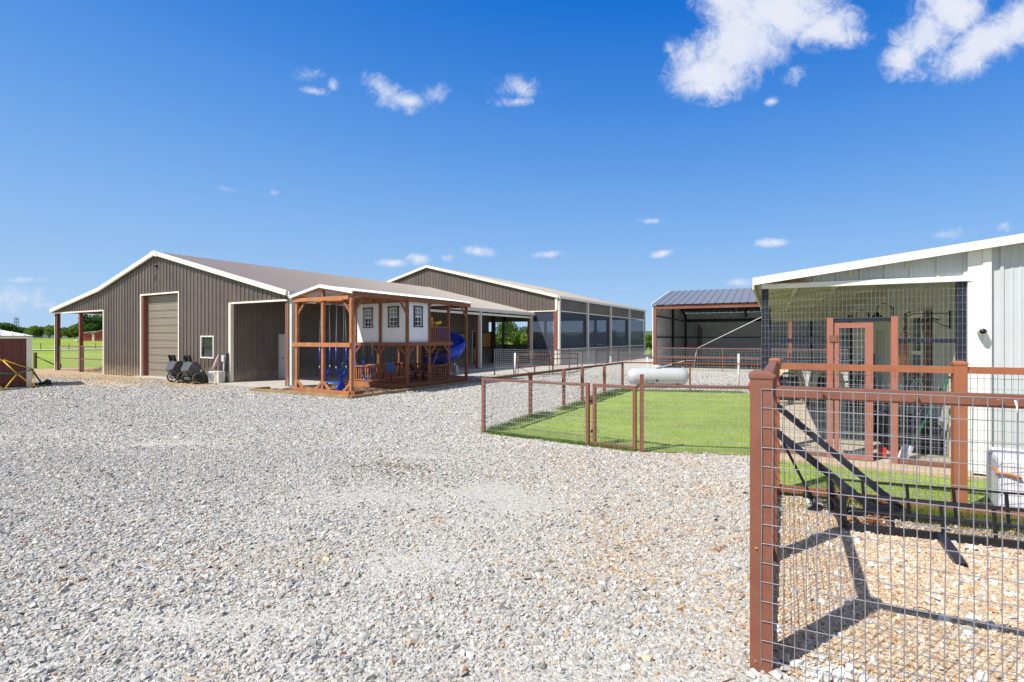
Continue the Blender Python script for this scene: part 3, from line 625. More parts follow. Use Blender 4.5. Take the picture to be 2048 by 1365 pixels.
# stable doors in the porch wall
def leaf_(x, y0, y1, z0, z1, nm='stable_door'):
    f = pb(nm, M['black'], B1, (x, x+.05, y0, y0+.08, z0, z1), (x, x+.05, y1-.08, y1, z0, z1), (x, x+.05, y0+.08, y1-.08, z0, z0+.08), (x, x+.05, y0+.08, y1-.08, z1-.08, z1))
    q = MB(); n = max(3, int((y1-y0-.16)/.12)); ww = (y1-y0-.16)/n
    for i in range(n): q.box(x+.005, x+.035, y0+.08+i*ww+.004, y0+.08+(i+1)*ww-.004, z0+.08, z1-.08)
    q.obj('boards', M['yellowwood'], f)
leaf_(-3.66, 15.6, 16.75, 1.35, 2.25); leaf_(-3.66, 18.85, 20.15, 1.15, 2.35); leaf_(-3.67, 17.72, 18.34, .1, 1.2)
pb('dark_doorway', M['black'], B1, (-3.95, -3.75, 17.7, 18.36, .05, 2.35)); pb('door_frame', M['creampost'], B1, (-3.7,-3.62,17.62,17.7,.05,2.42), (-3.7,-3.62,17.62,18.44,2.35,2.42))  # black slab stands in for the darkness inside the opening
pb('outlet_box', M['black'], B1, (-3.68, -3.6, 6.1, 6.35, 1.2, 1.4)); pb('outlet_box', M['black'], B1, (-3.68, -3.6, 8.2, 8.4, 1.3, 1.45))
b = MB()     # slab
b.box(0,0,0,0,0,0) if False else None
def loc2w(o, x, y):
    a = o.rotation_euler.z; c, s = math.cos(a), math.sin(a); return (o.location.x + x*c - y*s, o.location.y + x*s + y*c)
def slab(name, par, x0, x1, y0, y1, z0, z1, m):
    P = [loc2w(par, *q) for q in ((x0,y0),(x1,y0),(x1,y1),(x0,y1))]; b = MB(); b.prism([(p[0],p[1],z0) for p in P], (0,0,z1-z0)); return struct(b.obj(name, m))
slab('concrete_path', B1, -3.9, .35, -.5, 20.6, -.05, .06, M['grayslab'])

# ================================================================== riding arena barn behind
B2 = thing('arena_barn', 'open riding barn behind the brown barn, with dark shade screens between cream posts', 'barn', (3.2, 35.9, 0), YAW)
P2 = [(-23.4, 4.86), (-11.64, 7.78), (.12, 4.86)]; L2 = 21.6
r2 = lambda x: float(np.interp(x, [p[0] for p in P2], [p[1] for p in P2]))
b = MB(); b.ribbed((-23.28, 0, 0), (1,0,0), 23.28, (0,0,1), 3.83, lambda s: r2(-23.28+s)-.12, (0,-1,0), .3, .05, .04, minor=.01, brk=(11.64,)); b.obj('gable_wall', M['brown'], B2)
b = MB(); b.ribbed((-23.28, L2, 0), (1,0,0), 23.28, (0,0,1), 3.83, lambda s: r2(-23.28+s)-.12, (0,1,0), .3, .03, .02, brk=(11.64,)); b.obj('gable_wall', M['brown'], B2)
b = MB(); b.ribbed((0, .1, 0), (0,1,0), L2-.2, (0,0,1), 3.83, 4.8, (1,0,0), .3, .06, .06); b.obj('side_wall', M['brown'], B2); b = MB(); b.ribbed((0, .1, 0), (0,1,0), L2-.2, (0,0,1), .02, 1.09, (1,0,0), .3, .06, .06); b.obj('kick_wall', M['brown'], B2)
b = MB(); b.ribbed((-23.28, .1, 0), (0,1,0), L2-.2, (0,0,1), 3.83, 4.8, (-1,0,0), .3); b.obj('far_wall', M['brown'], B2); b = MB(); b.ribbed((-23.28, .1, 0), (0,1,0), L2-.2, (0,0,1), .02, 1.09, (-1,0,0), .3)
b.ribbed((-23.2, L2, 0), (1,0,0), 23.1, (0,0,1), .02, 1.09, (0,1,0), .3); b.obj('far_kick_wall', M['brown'], B2)
b = MB(); b.ribbed((-1.9, 0, 0), (1,0,0), 1.75, (0,0,1), .02, 1.09, (0,-1,0), .3); b.obj('front_kick_wall', M['brown'], B2)
b = MB()
for (x0, z0), (x1, z1) in zip(P2[:-1], P2[1:]):
    l = math.hypot(x1-x0, z1-z0); d = Vector((x1-x0, 0, z1-z0)).normalized(); nn = Vector((-d.z, 0, d.x))
    b.ribbed((x0, -.12, z0), (0,1,0), L2+.24, d, 0, l, nn, .3, .03, .02); b.ribbed((x0, -.12, z0-.03), (0,1,0), L2+.24, d, 0, l, -nn, .3, .03, .015)
b.obj('roof', M['brownroof'], B2)
b = MB()
for (x0, z0), (x1, z1) in zip(P2[:-1], P2[1:]): b.beam((x0, -.16, z0-.07), (x1, -.16, z1-.07), .10, .2)
b.obj('rake_trim', M['cream'], B2)
pb('gutter', M['cream'], B2, (.1, .22, -.14, L2+.1, 4.68, 4.85)); eachb('header_trim', M['cream'], B2, (-23.28, -.03, -.06, .03, 3.77, 3.84), (-.03, .06, 0, L2, 3.78, 3.84)); pb('sill_trim', M['cream'], B2, (-.03, .06, .1, L2, 1.08, 1.13))
for i in range(5):
    y = i * (L2 / 4); y = min(max(y, .06), L2 - .06)
    pb('side_post', M['creampost'], B2, (.02, .17, y-.1, y+.1, .3 if i else 0, 4.7))
    pb('far_post', M['darkred'], B2, (-23.3, -23.05, y-.12, y+.12, 0, 4.7))
    if i in (1, 2, 3): pb('side_column', M['darkred'], B2, (-.28, -.04, y-.12, y+.12, 0, 4.7))
cp = pb('corner_post', M['redsteel'], B2, (-.30, -.04, -.04, .2, 0, 3.8)); eachb('corner_trim', M['cream'], cp, (-.16, .02, -.10, -.045, 3.85, 4.8), (-.2, -.02, -.10, -.045, 0, 1.05))
for x in (-5.4, -6.3, -11.6, -17.4, -22.9):
    pb('end_post', M['darkred'], B2, (x-.12, x+.12, .02, .26, 0, r2(x)-.2)); pb('end_post', M['darkred'], B2, (x-.12, x+.12, L2-.26, L2-.02, 0, r2(x)-.2))
for i in range(1, 4):
    y = i * L2 / 4; each('rafter', M['darkred'], B2, ((-23.1, y, 4.5), (-11.64, y, 7.42), .2, .4), ((-11.64, y, 7.42), (-.15, y, 4.5), .2, .4))
each('purlin', M['darkred'], B2, *[((x, 0, r2(x)-.16), (x, L2, r2(x)-.16), .08, .18) for x in np.linspace(-22, -1, 15)])
for i in range(4):
    y0, y1 = i*L2/4+.14, (i+1)*L2/4-.14
    s = MB(); s.add([(-.02, y0, 1.13), (-.02, y1, 1.13), (-.02, y1, 3.72), (-.02, y0, 3.72)], [(0,1,2,3)]); so_ = s.obj('shade_screen', M['screen'], B2)
    s = MB()
    for k in range(16): yy = y0 + .1 + k*(y1-y0-.2)/15; s.tube((-.01, yy, 3.66), (.04, yy, 3.80), .012, 4)
    for k in range(8): zz = 1.3 + k*.3; s.tube((-.01, y1-.02, zz), (.03, y1+.1, zz), .012, 4)
    s.obj('lacing', M['galvd'], so_)
s = MB(); s.add([(-2.1, -.01, .55), (-.34, -.01, .55), (-.34, -.01, 3.72), (-2.1, -.01, 3.72)], [(0,1,2,3)]); so_ = s.obj('shade_screen', M['screen'], B2)
s = MB()
for k in range(7): s.tube((-1.95+k*.26, -.02, 3.66), (-1.95+k*.26, -.07, 3.80), .012, 4)
for k in range(10): s.tube((-.36, -.02, .8+k*.3), (-.26, -.06, .8+k*.3), .012, 4)
s.obj('lacing', M['galvd'], so_)
s = MB(); s.add([(-21, L2-.3, 1.1), (-1, L2-.3, 1.1), (-1, L2-.3, 3.5), (-21, L2-.3, 3.5)], [(0,1,2,3)]) if False else None
slab('arena_floor', B2, -23.2, -.1, .1, L2, -.02, .02, mat('arena_sand', (.30, .25, .19), .95, 0, .15, 2))

# ================================================================== open gravel shed
B3 = thing('open_shed', 'open-fronted shed with dark ribbed roof and bare galvanised walls beside the gravel', 'shed', (8.64, 31.2, 0), -27)
b = MB(); LW, DP, EV, RG, RY = 19., 12.4, 3.93, 5.24, 6.2
b.ribbed((0, .1, 0), (0,1,0), DP, (0,0,1), .05, lambda s: float(np.interp(s, [0, RY, DP], [EV, RG, EV]))-.12, (-1,0,0), .2, .02, .012, brk=(RY,))
b.ribbed((0, DP, 0), (1,0,0), LW, (0,0,1), .05, EV-.01, (0,1,0), .22, .03, .012); b.ribbed((LW, 0, 0), (0,1,0), DP, (0,0,1), .05, lambda s: float(np.interp(s, [0, RY, DP], [EV, RG, EV]))-.12, (1,0,0), .22, brk=(RY,))
b.obj('wall', M['galvwall'], B3)
b = MB()
d = Vector((0, RY, RG-EV)).normalized(); nn = Vector((0, -d.z, d.y)); l = math.hypot(RY+.15, RG-EV)
b.ribbed((-.06, -.15, EV-.02), (1,0,0), LW+.1, d, 0, l, nn, .42, .03, .04)
d2 = Vector((0, DP-RY, EV-RG)).normalized(); b.ribbed((-.06, RY, RG), (1,0,0), LW+.1, d2, 0, math.hypot(DP-RY, RG-EV), Vector((0, -d2.z, d2.y)), .42, .03, .04); b.obj('roof', M['bluroof'], B3)
each('rake_trim', M['whitetrim'], B3, ((-.10, -.15, EV-.02), (-.10, RY, RG), .05, .13), ((-.10, RY, RG), (-.10, DP, EV), .05, .13))
pb('header_beam', M['rust'], B3, (0, LW, -.06, .08, EV-.28, EV-.06))
for x in (.07, 7.3, 13, LW-.07):
    p = pb('front_post', M['rust'], B3, (x-.09, x+.09, -.05, .12, 0, EV-.28)); pbeam('knee_brace', M['darkred'], p, ((x+.09, .02, 3.35), (x+.42, .02, 3.66), .07, .07))
pb('corner_trim', M['cream'], B3, (-.07, -.02, -.08, .06, 0, EV-.05))
for y in (6.2, 12.25): pb('wall_post', M['black'], B3, (.03, .16, y-.08, y+.08, 0, 4.9 if y < 7 else 3.8))
for x in (9, 14): pb('wall_post', M['black'], B3, (x-.07, x+.07, DP-.16, DP-.03, 0, 3.7))
each('girt', M['black'], B3, ((.08, .1, 1.95), (.08, DP, 1.95), .06, .08), ((.08, .1, 3.25), (.08, DP, 3.25), .06, .08), ((.1, DP-.08, 1.95), (LW, DP-.08, 1.95), .06, .08), ((.1, DP-.08, 3.3), (LW, DP-.08, 3.3), .08, .25))
each('rafter', M['black'], B3, *[((x, 0, EV-.3), (x, RY, RG-.3), .1, .2) for x in (.1, 4.6, 9, 14, 18.8)], *[((x, RY, RG-.3), (x, DP, EV-.3), .1, .2) for x in (.1, 4.6, 9, 14, 18.8)])
each('purlin', M['black'], B3, *[((0, yy, EV-.12+yy/RY*(RG-EV)), (LW, yy, EV-.12+yy/RY*(RG-EV)), .07, .15) for yy in (1.5, 3, 4.5, 6)], *[((0, yy, RG-.12-(yy-RY)/RY*(RG-EV)), (LW, yy, RG-.12-(yy-RY)/RY*(RG-EV)), .07, .15) for yy in (7.7, 9.2, 10.7)])
pl = loc2w(B3, 7.15, -.1); pl2 = loc2w(B3, .9, 3.0)
q = thing('pole', 'long thin white pole leaning from the open shed roof corner down to its pipe fence', 'pole', (pl[0], pl[1], 0)); b = MB()
q0 = loc2w(B3, 7.2, -.12); q1 = loc2w(B3, 2.6, -.12)
b.tube((q0[0]-pl[0], q0[1]-pl[1], 3.75), (q1[0]-pl[0]-.1, q1[1]-pl[1], 1.3), .015, 6); b.tube((q1[0]-pl[0]-.1, q1[1]-pl[1], 1.3), (q1[0]-pl[0]-.28, q1[1]-pl[1]+.1, .0), .014, 6); b.obj('shaft', M['whitetrim'], q)
c = loc2w(B3, 1.0, 11.3)
q = thing('leaning_boards', 'bundle of weathered boards leaning in the back corner of the open shed', 'boards', (c[0], c[1], 0)); b = MB()
for i in range(3): b.beam((i*.16, -.2, 0), (.42+i*.12, .5, 3.0-.2*i), .05, .2)
b.obj('board', mat('weathered_board', (.17, .14, .07), .8, 0, .2, 4), q)

# ================================================================== little maroon shed at the left edge
a = gp(62, 774); B4 = thing('small_shed', 'small maroon shed with white metal hip roof at the left edge of the yard', 'shed', (a[0], a[1], 0), 45)
b = MB(); b.ribbed((-4.5, 0, 0), (1,0,0), 4.45, (0,0,1), 0, 1.92, (0,-1,0), .24, .02, .012); b.ribbed((0, .05, 0), (0,1,0), 2.2, (0,0,1), 0, 1.92, (1,0,0), .24, .02, .012); b.ribbed((-4.5, 2.25, 0), (1,0,0), 4.5, (0,0,1), 0, 1.92, (0,1,0), .24); b.ribbed((-4.5, .05, 0), (0,1,0), 2.2, (0,0,1), 0, 1.92, (-1,0,0), .24); b.obj('wall', M['maroon'], B4)
pb('corner_trim', M['cream'], B4, (-.13, .03, -.03, .12, 0, 1.9)); pb('top_trim', M['cream'], B4, (-4.6, .05, -.05, .03, 1.9, 2.0))
E4 = [(.08, -.1, 2.01), (-4.6, -.1, 2.01), (-4.6, 2.35, 2.01), (.08, 2.35, 2.01), (-1.4, 1.12, 2.38), (-3.2, 1.12, 2.38)]
b = MB(); b.add(E4, [(1, 0, 4, 5), (0, 3, 4), (3, 2, 5, 4), (2, 1, 5)]); b.add([(p[0], p[1], p[2]-.03) for p in E4[:4]], [(0,1,2,3)])
for k in range(13):
    x = -.2-k*.33; t = min(1, (.08-x)/1.48, (x+4.6)/1.4); b.beam((x, -.1, 2.02), (x, -.1+1.22*t, 2.02+.37*t), .03, .02)
b.obj('roof', M['whitemetal'], B4)

# ================================================================== grey shed on the right with its mesh porch
SY = -27
SH = thing('grey_shed', 'light grey metal shed with cream corner trim and wire-mesh porch at the right', 'shed', (6.41, 7.17, 0), SY)
XL, HZ, DPO = -2.62, 2.765, 11.8
top = lambda x: 3.26 + .129 * x        # top of fascia over local x
b = MB(); b.ribbed((XL-.02, .02, 0), (1,0,0), -XL+.02, (0,0,1), HZ+.02, lambda s: top(XL+s)-.10, (0,-1,0), .305, .03, .028, minor=.006)
b.ribbed((.19, .02, 0), (1,0,0), 5.1, (0,0,1), .1, lambda s: top(.19+s)-.10, (0,-1,0), .305, .03, .028, minor=.006); b.obj('front_wall', M['graywall'], SH)
b = MB(); b.ribbed((.0, .06, 0), (0,1,0), 12, (0,0,1), .1, 3.15, (-1,0,0), .305, .03, .028, holes=[(6.1, 7.2, 0, 2.1), (2.3, 3.2, .95, 2.37)], minor=.006); b.obj('porch_wall', mat('cream_siding', (.55, .56, .5), .45, 0, .05, 1.2), SH)
pbeam('fascia', M['whitetrim'], SH, ((XL-.12, -.16, top(XL-.12)-.058), (5.4, -.16, top(5.4)-.058), .05, .118))
pb('header_trim', M['whitetrim'], SH, (XL, .0, -.06, .02, HZ-.03, HZ+.045))
ct = pb('corner_trim', M['whitetrim'], SH, (-.03, .215, -.045, .02, .06, 3.2)); pb('trim_edge', M['whitetrim'], ct, (.125, .215, -.062, -.047, .06, 3.2))
b = MB(); d = Vector((1, 0, .129)).normalized()
b.ribbed((XL-.12, -.14, top(XL-.12)), (0,1,0), 12.2, d, 0, 8.5, (-.129,0,1), .305, .03, .02); b.ribbed((XL-.10, -.12, top(XL-.1)-.035), (0,1,0), 12.1, d, 0, 2.75, (.129,0,-1), .305, .12, .015); b.obj('roof', M['creamin'], SH)
each('purlin', M['creamin'], SH, *[((x, .0, top(x)-.12), (x, DPO, top(x)-.12), .05, .16) for x in (-2.1, -1.4, -.7)]); pbeam('eave_trim', M['creamin'], SH, ((XL-.12, -.13, top(XL-.12)-.10), (XL-.12, 12, top(XL-.12)-.10), .03, .17))
each('rafter', M['creamin'], SH, *[((XL, y, top(XL)-.22), (0, y, top(0)-.22), .1, .16) for y in (3, 6, 9, 11.8)])
b = MB(); b.ribbed((XL, DPO, 0), (1,0,0), -XL, (0,0,1), 2.52, lambda s: top(XL+s)-.06, (0,-1,0), .305, .03, .02); b.obj('back_header', M['creamin'], SH)
for x, y in ((XL+.05, .06), (-.08, .06), (XL+.05, DPO), (-.08, DPO), (XL+.05, 5.9)): pb('porch_post', M['navy'], SH, (x-.05, x+.05, y-.05, y+.05, .04, 2.76 if y < 1 else 2.7))
def panel(mb, p, q, z0, z1, sx, sz, r, n=4, zo=0):
    p = Vector(p); q = Vector(q); L = (q-p).length; d = (q-p)/L; k = int(L/sx)
    for i in range(k+1): c = p + d*min(i*sx, L); mb.tube((c.x, c.y, z0), (c.x, c.y, z1), r, n, caps=False)
    z = z1
    while z > z0 - 1e-3: mb.tube((p.x, p.y, z), (q.x, q.y, z), r, n, caps=False); z -= sz
GX0, GX1 = -1.66, -.86   # door posts of the porch
b = MB(); panel(b, (XL, -.01), (GX0, -.01), .12, 2.74, .052, .1, .0022); panel(b, (GX0, -.01), (GX1, -.01), 2.24, 2.74, .052, .1, .0022); panel(b, (GX1, -.01), (-.03, -.01), .12, 2.74, .052, .1, .0022)
b.obj('wire_mesh', mat('shaded_wire', (.24, .25, .28), .5, .3, .2, 20), SH)  # galvanised wire coloured darker, porch shade painted in
eachb('cross_bar', M['navy'], SH, (XL+.1, GX0, .02, .06, 1.86, 1.93), (GX1, -.1, .02, .06, 1.87, 1.93), (GX0+.04, GX1-.02, .0, .06, 2.19, 2.25))
eachb('base_rail', M['rust'], SH, (XL, GX0-.05, -.01, .05, .05, .16), (GX1+.05, -.06, -.01, .05, .1, .15))
pb('door_post', M['salmon'], SH, (GX0-.05, GX0+.03, -.03, .05, .04, 2.25)); pb('door_post', M['salmon'], SH, (GX1-.04, GX1+.04, -.03, .05, .04, 2.26))
gt = pb('porch_door', M['salmon'], SH, (GX0+.05, GX0+.11, -.03, .02, .10, 2.17), (-1.22, -1.12, -.03, .03, .10, 2.17), (GX0+.11, -1.22, -.03, .02, 2.09, 2.17), (GX0+.11, -1.22, -.03, .02, .10, .16))
b = MB(); panel(b, (GX0+.08, -.035), (-1.2, -.035), .14, 2.1, .052, .1, .0022); b.obj('door_mesh', M['galvd'], gt); pb('latch', M['rust'], gt, (GX0-.02, GX0+.09, -.045, -.033, 1.88, 1.98))
wd = pb('walk_door', mat('grey_door', (.42, .42, .38), .5), SH, (-.0, .04, 6.2, 7.1, .1, 2.08))
pb('door_frame', M['creamin'], wd, (-.04, .03, 6.1, 6.2, .1, 2.12), (-.04, .03, 7.1, 7.2, .1, 2.12)); pb('keypad', M['black'], SH, (-.05, -.0, 7.5, 7.64, 1.2, 1.5))
b = MB(); b.lathe([(0,0),(.05,.02),(.06,.05),(.05,.08),(0,.1)], (-.1, 7.6, 1.95), 12, 'z'); b.obj('porch_bulb', M['whitetrim'], SH)
wi = pb('porch_window', M['cream'], SH, (-.07, .0, 2.2, 2.3, .9, 2.42), (-.07, .0, 3.2, 3.3, .9, 2.42), (-.07, .0, 2.3, 3.2, 2.32, 2.42), (-.07, .0, 2.3, 3.2, .88, .97))
pb('pane', M['glasst'], wi, (.0, .01, 2.3, 3.2, .97, 2.32)); pb('sash', M['cream'], wi, (-.03, -.0, 2.3, 3.2, 1.62, 1.69))
for y0, y1 in ((1.82, 2.16), (3.36, 3.7)): sh_ = pb('shutter', M['brownwood'], SH, (-.06, -.03, y0, y1, .85, 2.44)); eachb('batten', M['brownwood'], sh_, (-.08, -.062, y0-.03, y1+.03, 2.05, 2.16), (-.08, -.062, y0-.03, y1+.03, 1.15, 1.26))
slab('porch_floor', SH, XL-.1, 0, -.12, 12.5, -.02, .09, mat('porch_concrete', (.48, .40, .30), .9, 0, .1, 3, bump=.3)); slab('door_step', SH, XL-.1, .4, -.24, -.125, -.02, .05, mat('pink_stone', (.46, .34, .25), .9, 0, .2, 12, bump=.6))
b = MB()   # straw of a birds' nest on the header
for i in range(220):
    x = XL + random.uniform(.06, .6); z = HZ + .05 + random.uniform(0, .05); l = random.uniform(.03, .1); a = random.uniform(-.5, .5)
    b.tube((x, -.07 + random.uniform(-.02, .04), z), (x + l*math.cos(a), -.07 + random.uniform(-.03, .04), z + l*math.sin(a)), .0018, 3)
nw = b.obj('birds_nest', mat('nest_straw', (.33, .19, .08), .9, 0, .3, 20)); nw.location = SH.location; nw.rotation_euler = SH.rotation_euler; tag(nw, 'messy straw of a bird nest on the porch header of the grey shed', 'nest')

def at(par, x, y): return loc2w(par, x, y)
# security camera
c = at(SH, .10, -.05); q = thing('security_camera', 'round white security camera with dark lens on the cream corner trim', 'camera', (c[0], c[1], 2.04), SY)
b = MB(); b.lathe([(0, .0), (.045, 0), (.05, -.03), (.055, -.07), (.05, -.12), (.035, -.145), (.0, -.15)], (0,0,0), 20, 'y'); b.obj('housing', M['whitetrim'], q)
b = MB(); b.lathe([(.0, -.158), (.028, -.152), (.04, -.135)], (-.012, -.01, -.008), 16, 'y'); b.obj('lens', M['black'], q)
# wall bracket and wind chime
c = at(SH, -.03, .75); q = thing('plant_bracket', 'black wrought iron bracket on the porch wall above the wind chime', 'bracket', (c[0], c[1], 2.3), SY)
b = MB(); b.box(-.02, .0, -.012, .012, -.22, .06); b.tube((0,0,.02), (-.45,0,.02), .008, 5); b.tube((-.45,0,.02), (-.6,0,-.06), .008, 5); b.path([(-.01,0,-.2), (-.12,0,-.15), (-.22,0,-.08), (-.36,0,-.12), (-.46,0,-.1)], .008, 5)
for i in range(9): a = i*.8; b.tube((-.12-.035*i, 0, -.06-.02*math.sin(a*2)), (-.16-.035*i, 0, -.09+.03*math.sin(a)), .012, 5)
b.obj('iron_scroll', M['black'], q)
c = at(SH, -.62, .75); q = thing('wind_chime', 'copper wind chime hanging from the black bracket on the porch', 'wind chime', (c[0], c[1], 1.75), SY)
b = MB(); b.lathe([(0,.26),(.085,.26),(.085,.245),(0,.245)], (0,0,0), 14); b.tube((0,0,.26), (0,0,.47), .003, 4); b.obj('top_disc', M['copper'], q)
for i, l in enumerate((.62, .5, .55, .68, .45)):
    a = i*1.257; b = MB(); b.tube((.06*math.cos(a), .06*math.sin(a), .18), (.06*math.cos(a), .06*math.sin(a), .2-l), .016, 10); b.tube((.06*math.cos(a), .06*math.sin(a), .18), (.06*math.cos(a), .06*math.sin(a), .25), .002, 3); b.obj('chime_tube', M['copper'], q)
# gooseneck lamps
for i, (yy, lab) in enumerate(((4.9, 'black gooseneck barn lamp above the porch, nearer to the window'), (8.2, 'black gooseneck barn lamp farther back on the porch wall'))):
    c = at(SH, -.03, yy)
    if i == 0:
        lamp = thing('barn_lamp', lab, 'wall lamp', (c[0], c[1], 2.5), SY, 'barn lamps on the porch wall')
        b = MB(); b.box(-.03, 0, -.04, .04, -.1, .14); b.path([(-.02,0,.06), (-.06,0,.16), (-.16,0,.22), (-.26,0,.2), (-.31,0,.1), (-.31,0,.0)], .01, 6); b.obj('gooseneck', M['black'], lamp)
        b = MB(); b.lathe([(.03, .02), (.05, -.02), (.11, -.08), (.12, -.1), (.1, -.09), (.0, -.03)], (-.31, 0, 0), 16); b.obj('lamp_shade', M['black'], lamp)
    else: dup(lamp, lab, (c[0], c[1], 2.5))
# dog houses on the back of the porch
def arch(mb, x0, x1, y, zb, r, m=12):
    cx = (x0+x1)/2; rr = (x1-x0)/2; P = [(x0, zb), (x1, zb)] + [(cx + rr*math.cos(math.pi*i/m), r + rr*1.0*math.sin(math.pi*i/m)) for i in range(m+1)]
    return P
def dog_house(x, y, lab, first=None):
    c = at(SH, x, y)
    if first: return dup(first, lab, (c[0], c[1], .09))
    q = thing('dog_house', lab, 'dog house', (c[0], c[1], .09), SY, 'beige dog houses at the back of the porch'); b = MB()
    out = [(-.42, 0), (-.40, .55), (-.33, .88), (-.22, 1.02), (.22, 1.02), (.33, .88), (.40, .55), (.42, 0)]
    inn = [(-.30, .08), (-.30, .50), (-.25, .76), (-.13, .90), (.13, .90), (.25, .76), (.30, .50), (.30, .08)]
    V_ = [(p[0], 0, p[1]) for p in out] + [(p[0], -.02, p[1]) for p in inn] + [(p[0]*1.02, 1.0, p[1]) for p in out]
    F = [(i, i+1, i+9, i+8) for i in range(7)] + [(0, 8, 15, 7)] + [(i+1, i, i+16, i+17) for i in range(7)] + [tuple(range(16, 24))]
    b.add(V_, F); b.path([(p[0], -.03, p[1]) for p in inn], .03, 6, closed=True); b.obj('shell', M['beigepl'], q)
    b = MB(); b.add([(p[0], .04, p[1]) for p in inn], [tuple(range(8))]); b.obj('flap_door', M['black'], q)
    b = MB(); b.box(-.16, .16, -.035, -.005, .76, .83); b.obj('name_plate', M['galvd'], q)
    for k in range(5): pb('flap_strip', M['navy'], q, (-.27+k*.11, -.175+k*.11, .0, .02, .12, .68))
    return q
d1 = dog_house(-2.05, 6.9, 'beige dog house at the outer corner of the porch')
dog_house(-1.12, 7.0, 'beige dog house beside the porch wall, right of its twin', d1)
# black and white hide rocking chairs
def chair(x, y, lab, rz, first=None):
    c = at(SH, x, y)
    if first: return dup(first, lab, (c[0], c[1], .09), rz)
    q = thing('rocking_chair', lab, 'chair', (c[0], c[1], .09), rz, 'hide covered chairs on the porch')
    b = MB(); b.box(-.25, .25, -.25, .25, .38, .46); b.obj('seat', M['fabricbw'], q, .02)
    b = MB(); b.beam((-.22, .22, .4), (-.24, .42, 1.15), .1, .06, (0,1,0)); b.beam((.22, .22, .4), (.24, .42, 1.15), .1, .06, (0,1,0)); b.beam((0, .25, .6), (0, .4, 1.1), .3, .04, (0,1,0)); b.path([(-.24,.42,1.15),(-.12,.45,1.27),(.12,.45,1.27),(.24,.42,1.15)], .04, 6); b.obj('backrest', M['fabricbw'], q)
    for sx in (-.23, .23):
        each('leg', M['black'], q, ((sx, -.22, .06), (sx, -.22, .62), .04, .04, (0,1,0))); each('leg', M['black'], q, ((sx, .22, .06), (sx, .22, .4), .04, .04, (0,1,0)))
        pbeam('armrest', M['fabricbw'], q, ((sx, -.3, .64), (sx, .3, .64), .07, .04)); b = MB(); b.path([(sx, -.42, .1), (sx, -.2, .035), (sx, .1, .02), (sx, .3, .04), (sx, .48, .12)], .018, 6); b.obj('rocker', M['black'], q)
    return q
ch = chair(-.42, 2.5, 'black and white hide rocking chair in front of the porch window', -100)
chair(-.45, 7.2, 'black and white hide rocking chair behind the salmon porch door', -75, ch)
# wire crate
c = at(SH, -.42, 1.45); q = thing('dog_crate', 'black wire dog crate standing against the porch wall', 'dog crate', (c[0], c[1], .09), SY); b = MB()
for yy in (-.5, .5): panel(b, (-.35, yy), (.35, yy), 0, .52, .07, .13, .005, 4)
for xx in (-.35, .35): panel(b, (xx, -.5), (xx, .5), 0, .52, .07, .13, .005, 4)
b.obj('wire_cage', M['black'], q); pb('tray', M['black'], q, (-.34, .34, -.49, .49, .005, .04)); pb('cover', M['navy'], q, (-.30, .33, -.47, .47, .05, .46))
# broom and dust pan
c = at(SH, -.62, .35); q = thing('broom', 'green-handled broom leaning on the mesh beside the corner trim', 'broom', (c[0], c[1], .09), SY)
b = MB(); b.tube((0,0,.16), (.5,.05,1.28), .013, 8); b.obj('handle', M['green'], q); b = MB(); b.beam((-.09,-.04,.02), (.0,0,.22), .16, .05); b.obj('bristles', M['whitepl'], q)
c = at(SH, -.95, .3); q = thing('dustpan', 'long-handled dustpan with a red grip beside the green broom', 'dustpan', (c[0], c[1], .09), SY)
b = MB(); b.tube((.02,0,.1), (.75,.1,1.12), .011, 8); b.obj('handle', M['black'], q); pb('pan', M['blackpl'], q, (-.5, -.05, -.12, .12, .01, .05)); pb('grip', M['redpl'], q, (-.06, .04, -.05, .05, .02, .17))
# white wrapped box beyond the pen
a = (5.27, 5.55); q = thing('wrapped_box', 'large white plastic-wrapped box on the turf at the right edge', 'box', (a[0], a[1], .012), -36)
pb('box', M['whitepl'], q, (0, 1.3, 0, .85, 0, .62), bevel=.05); b = MB(); b.path([(-.02,.1,.50), (.0,-.02,.47), (.08,-.03,.475), (.18,-.03,.44)], .014, 6); b.obj('strap', M['orange'], q)
#@@SITE

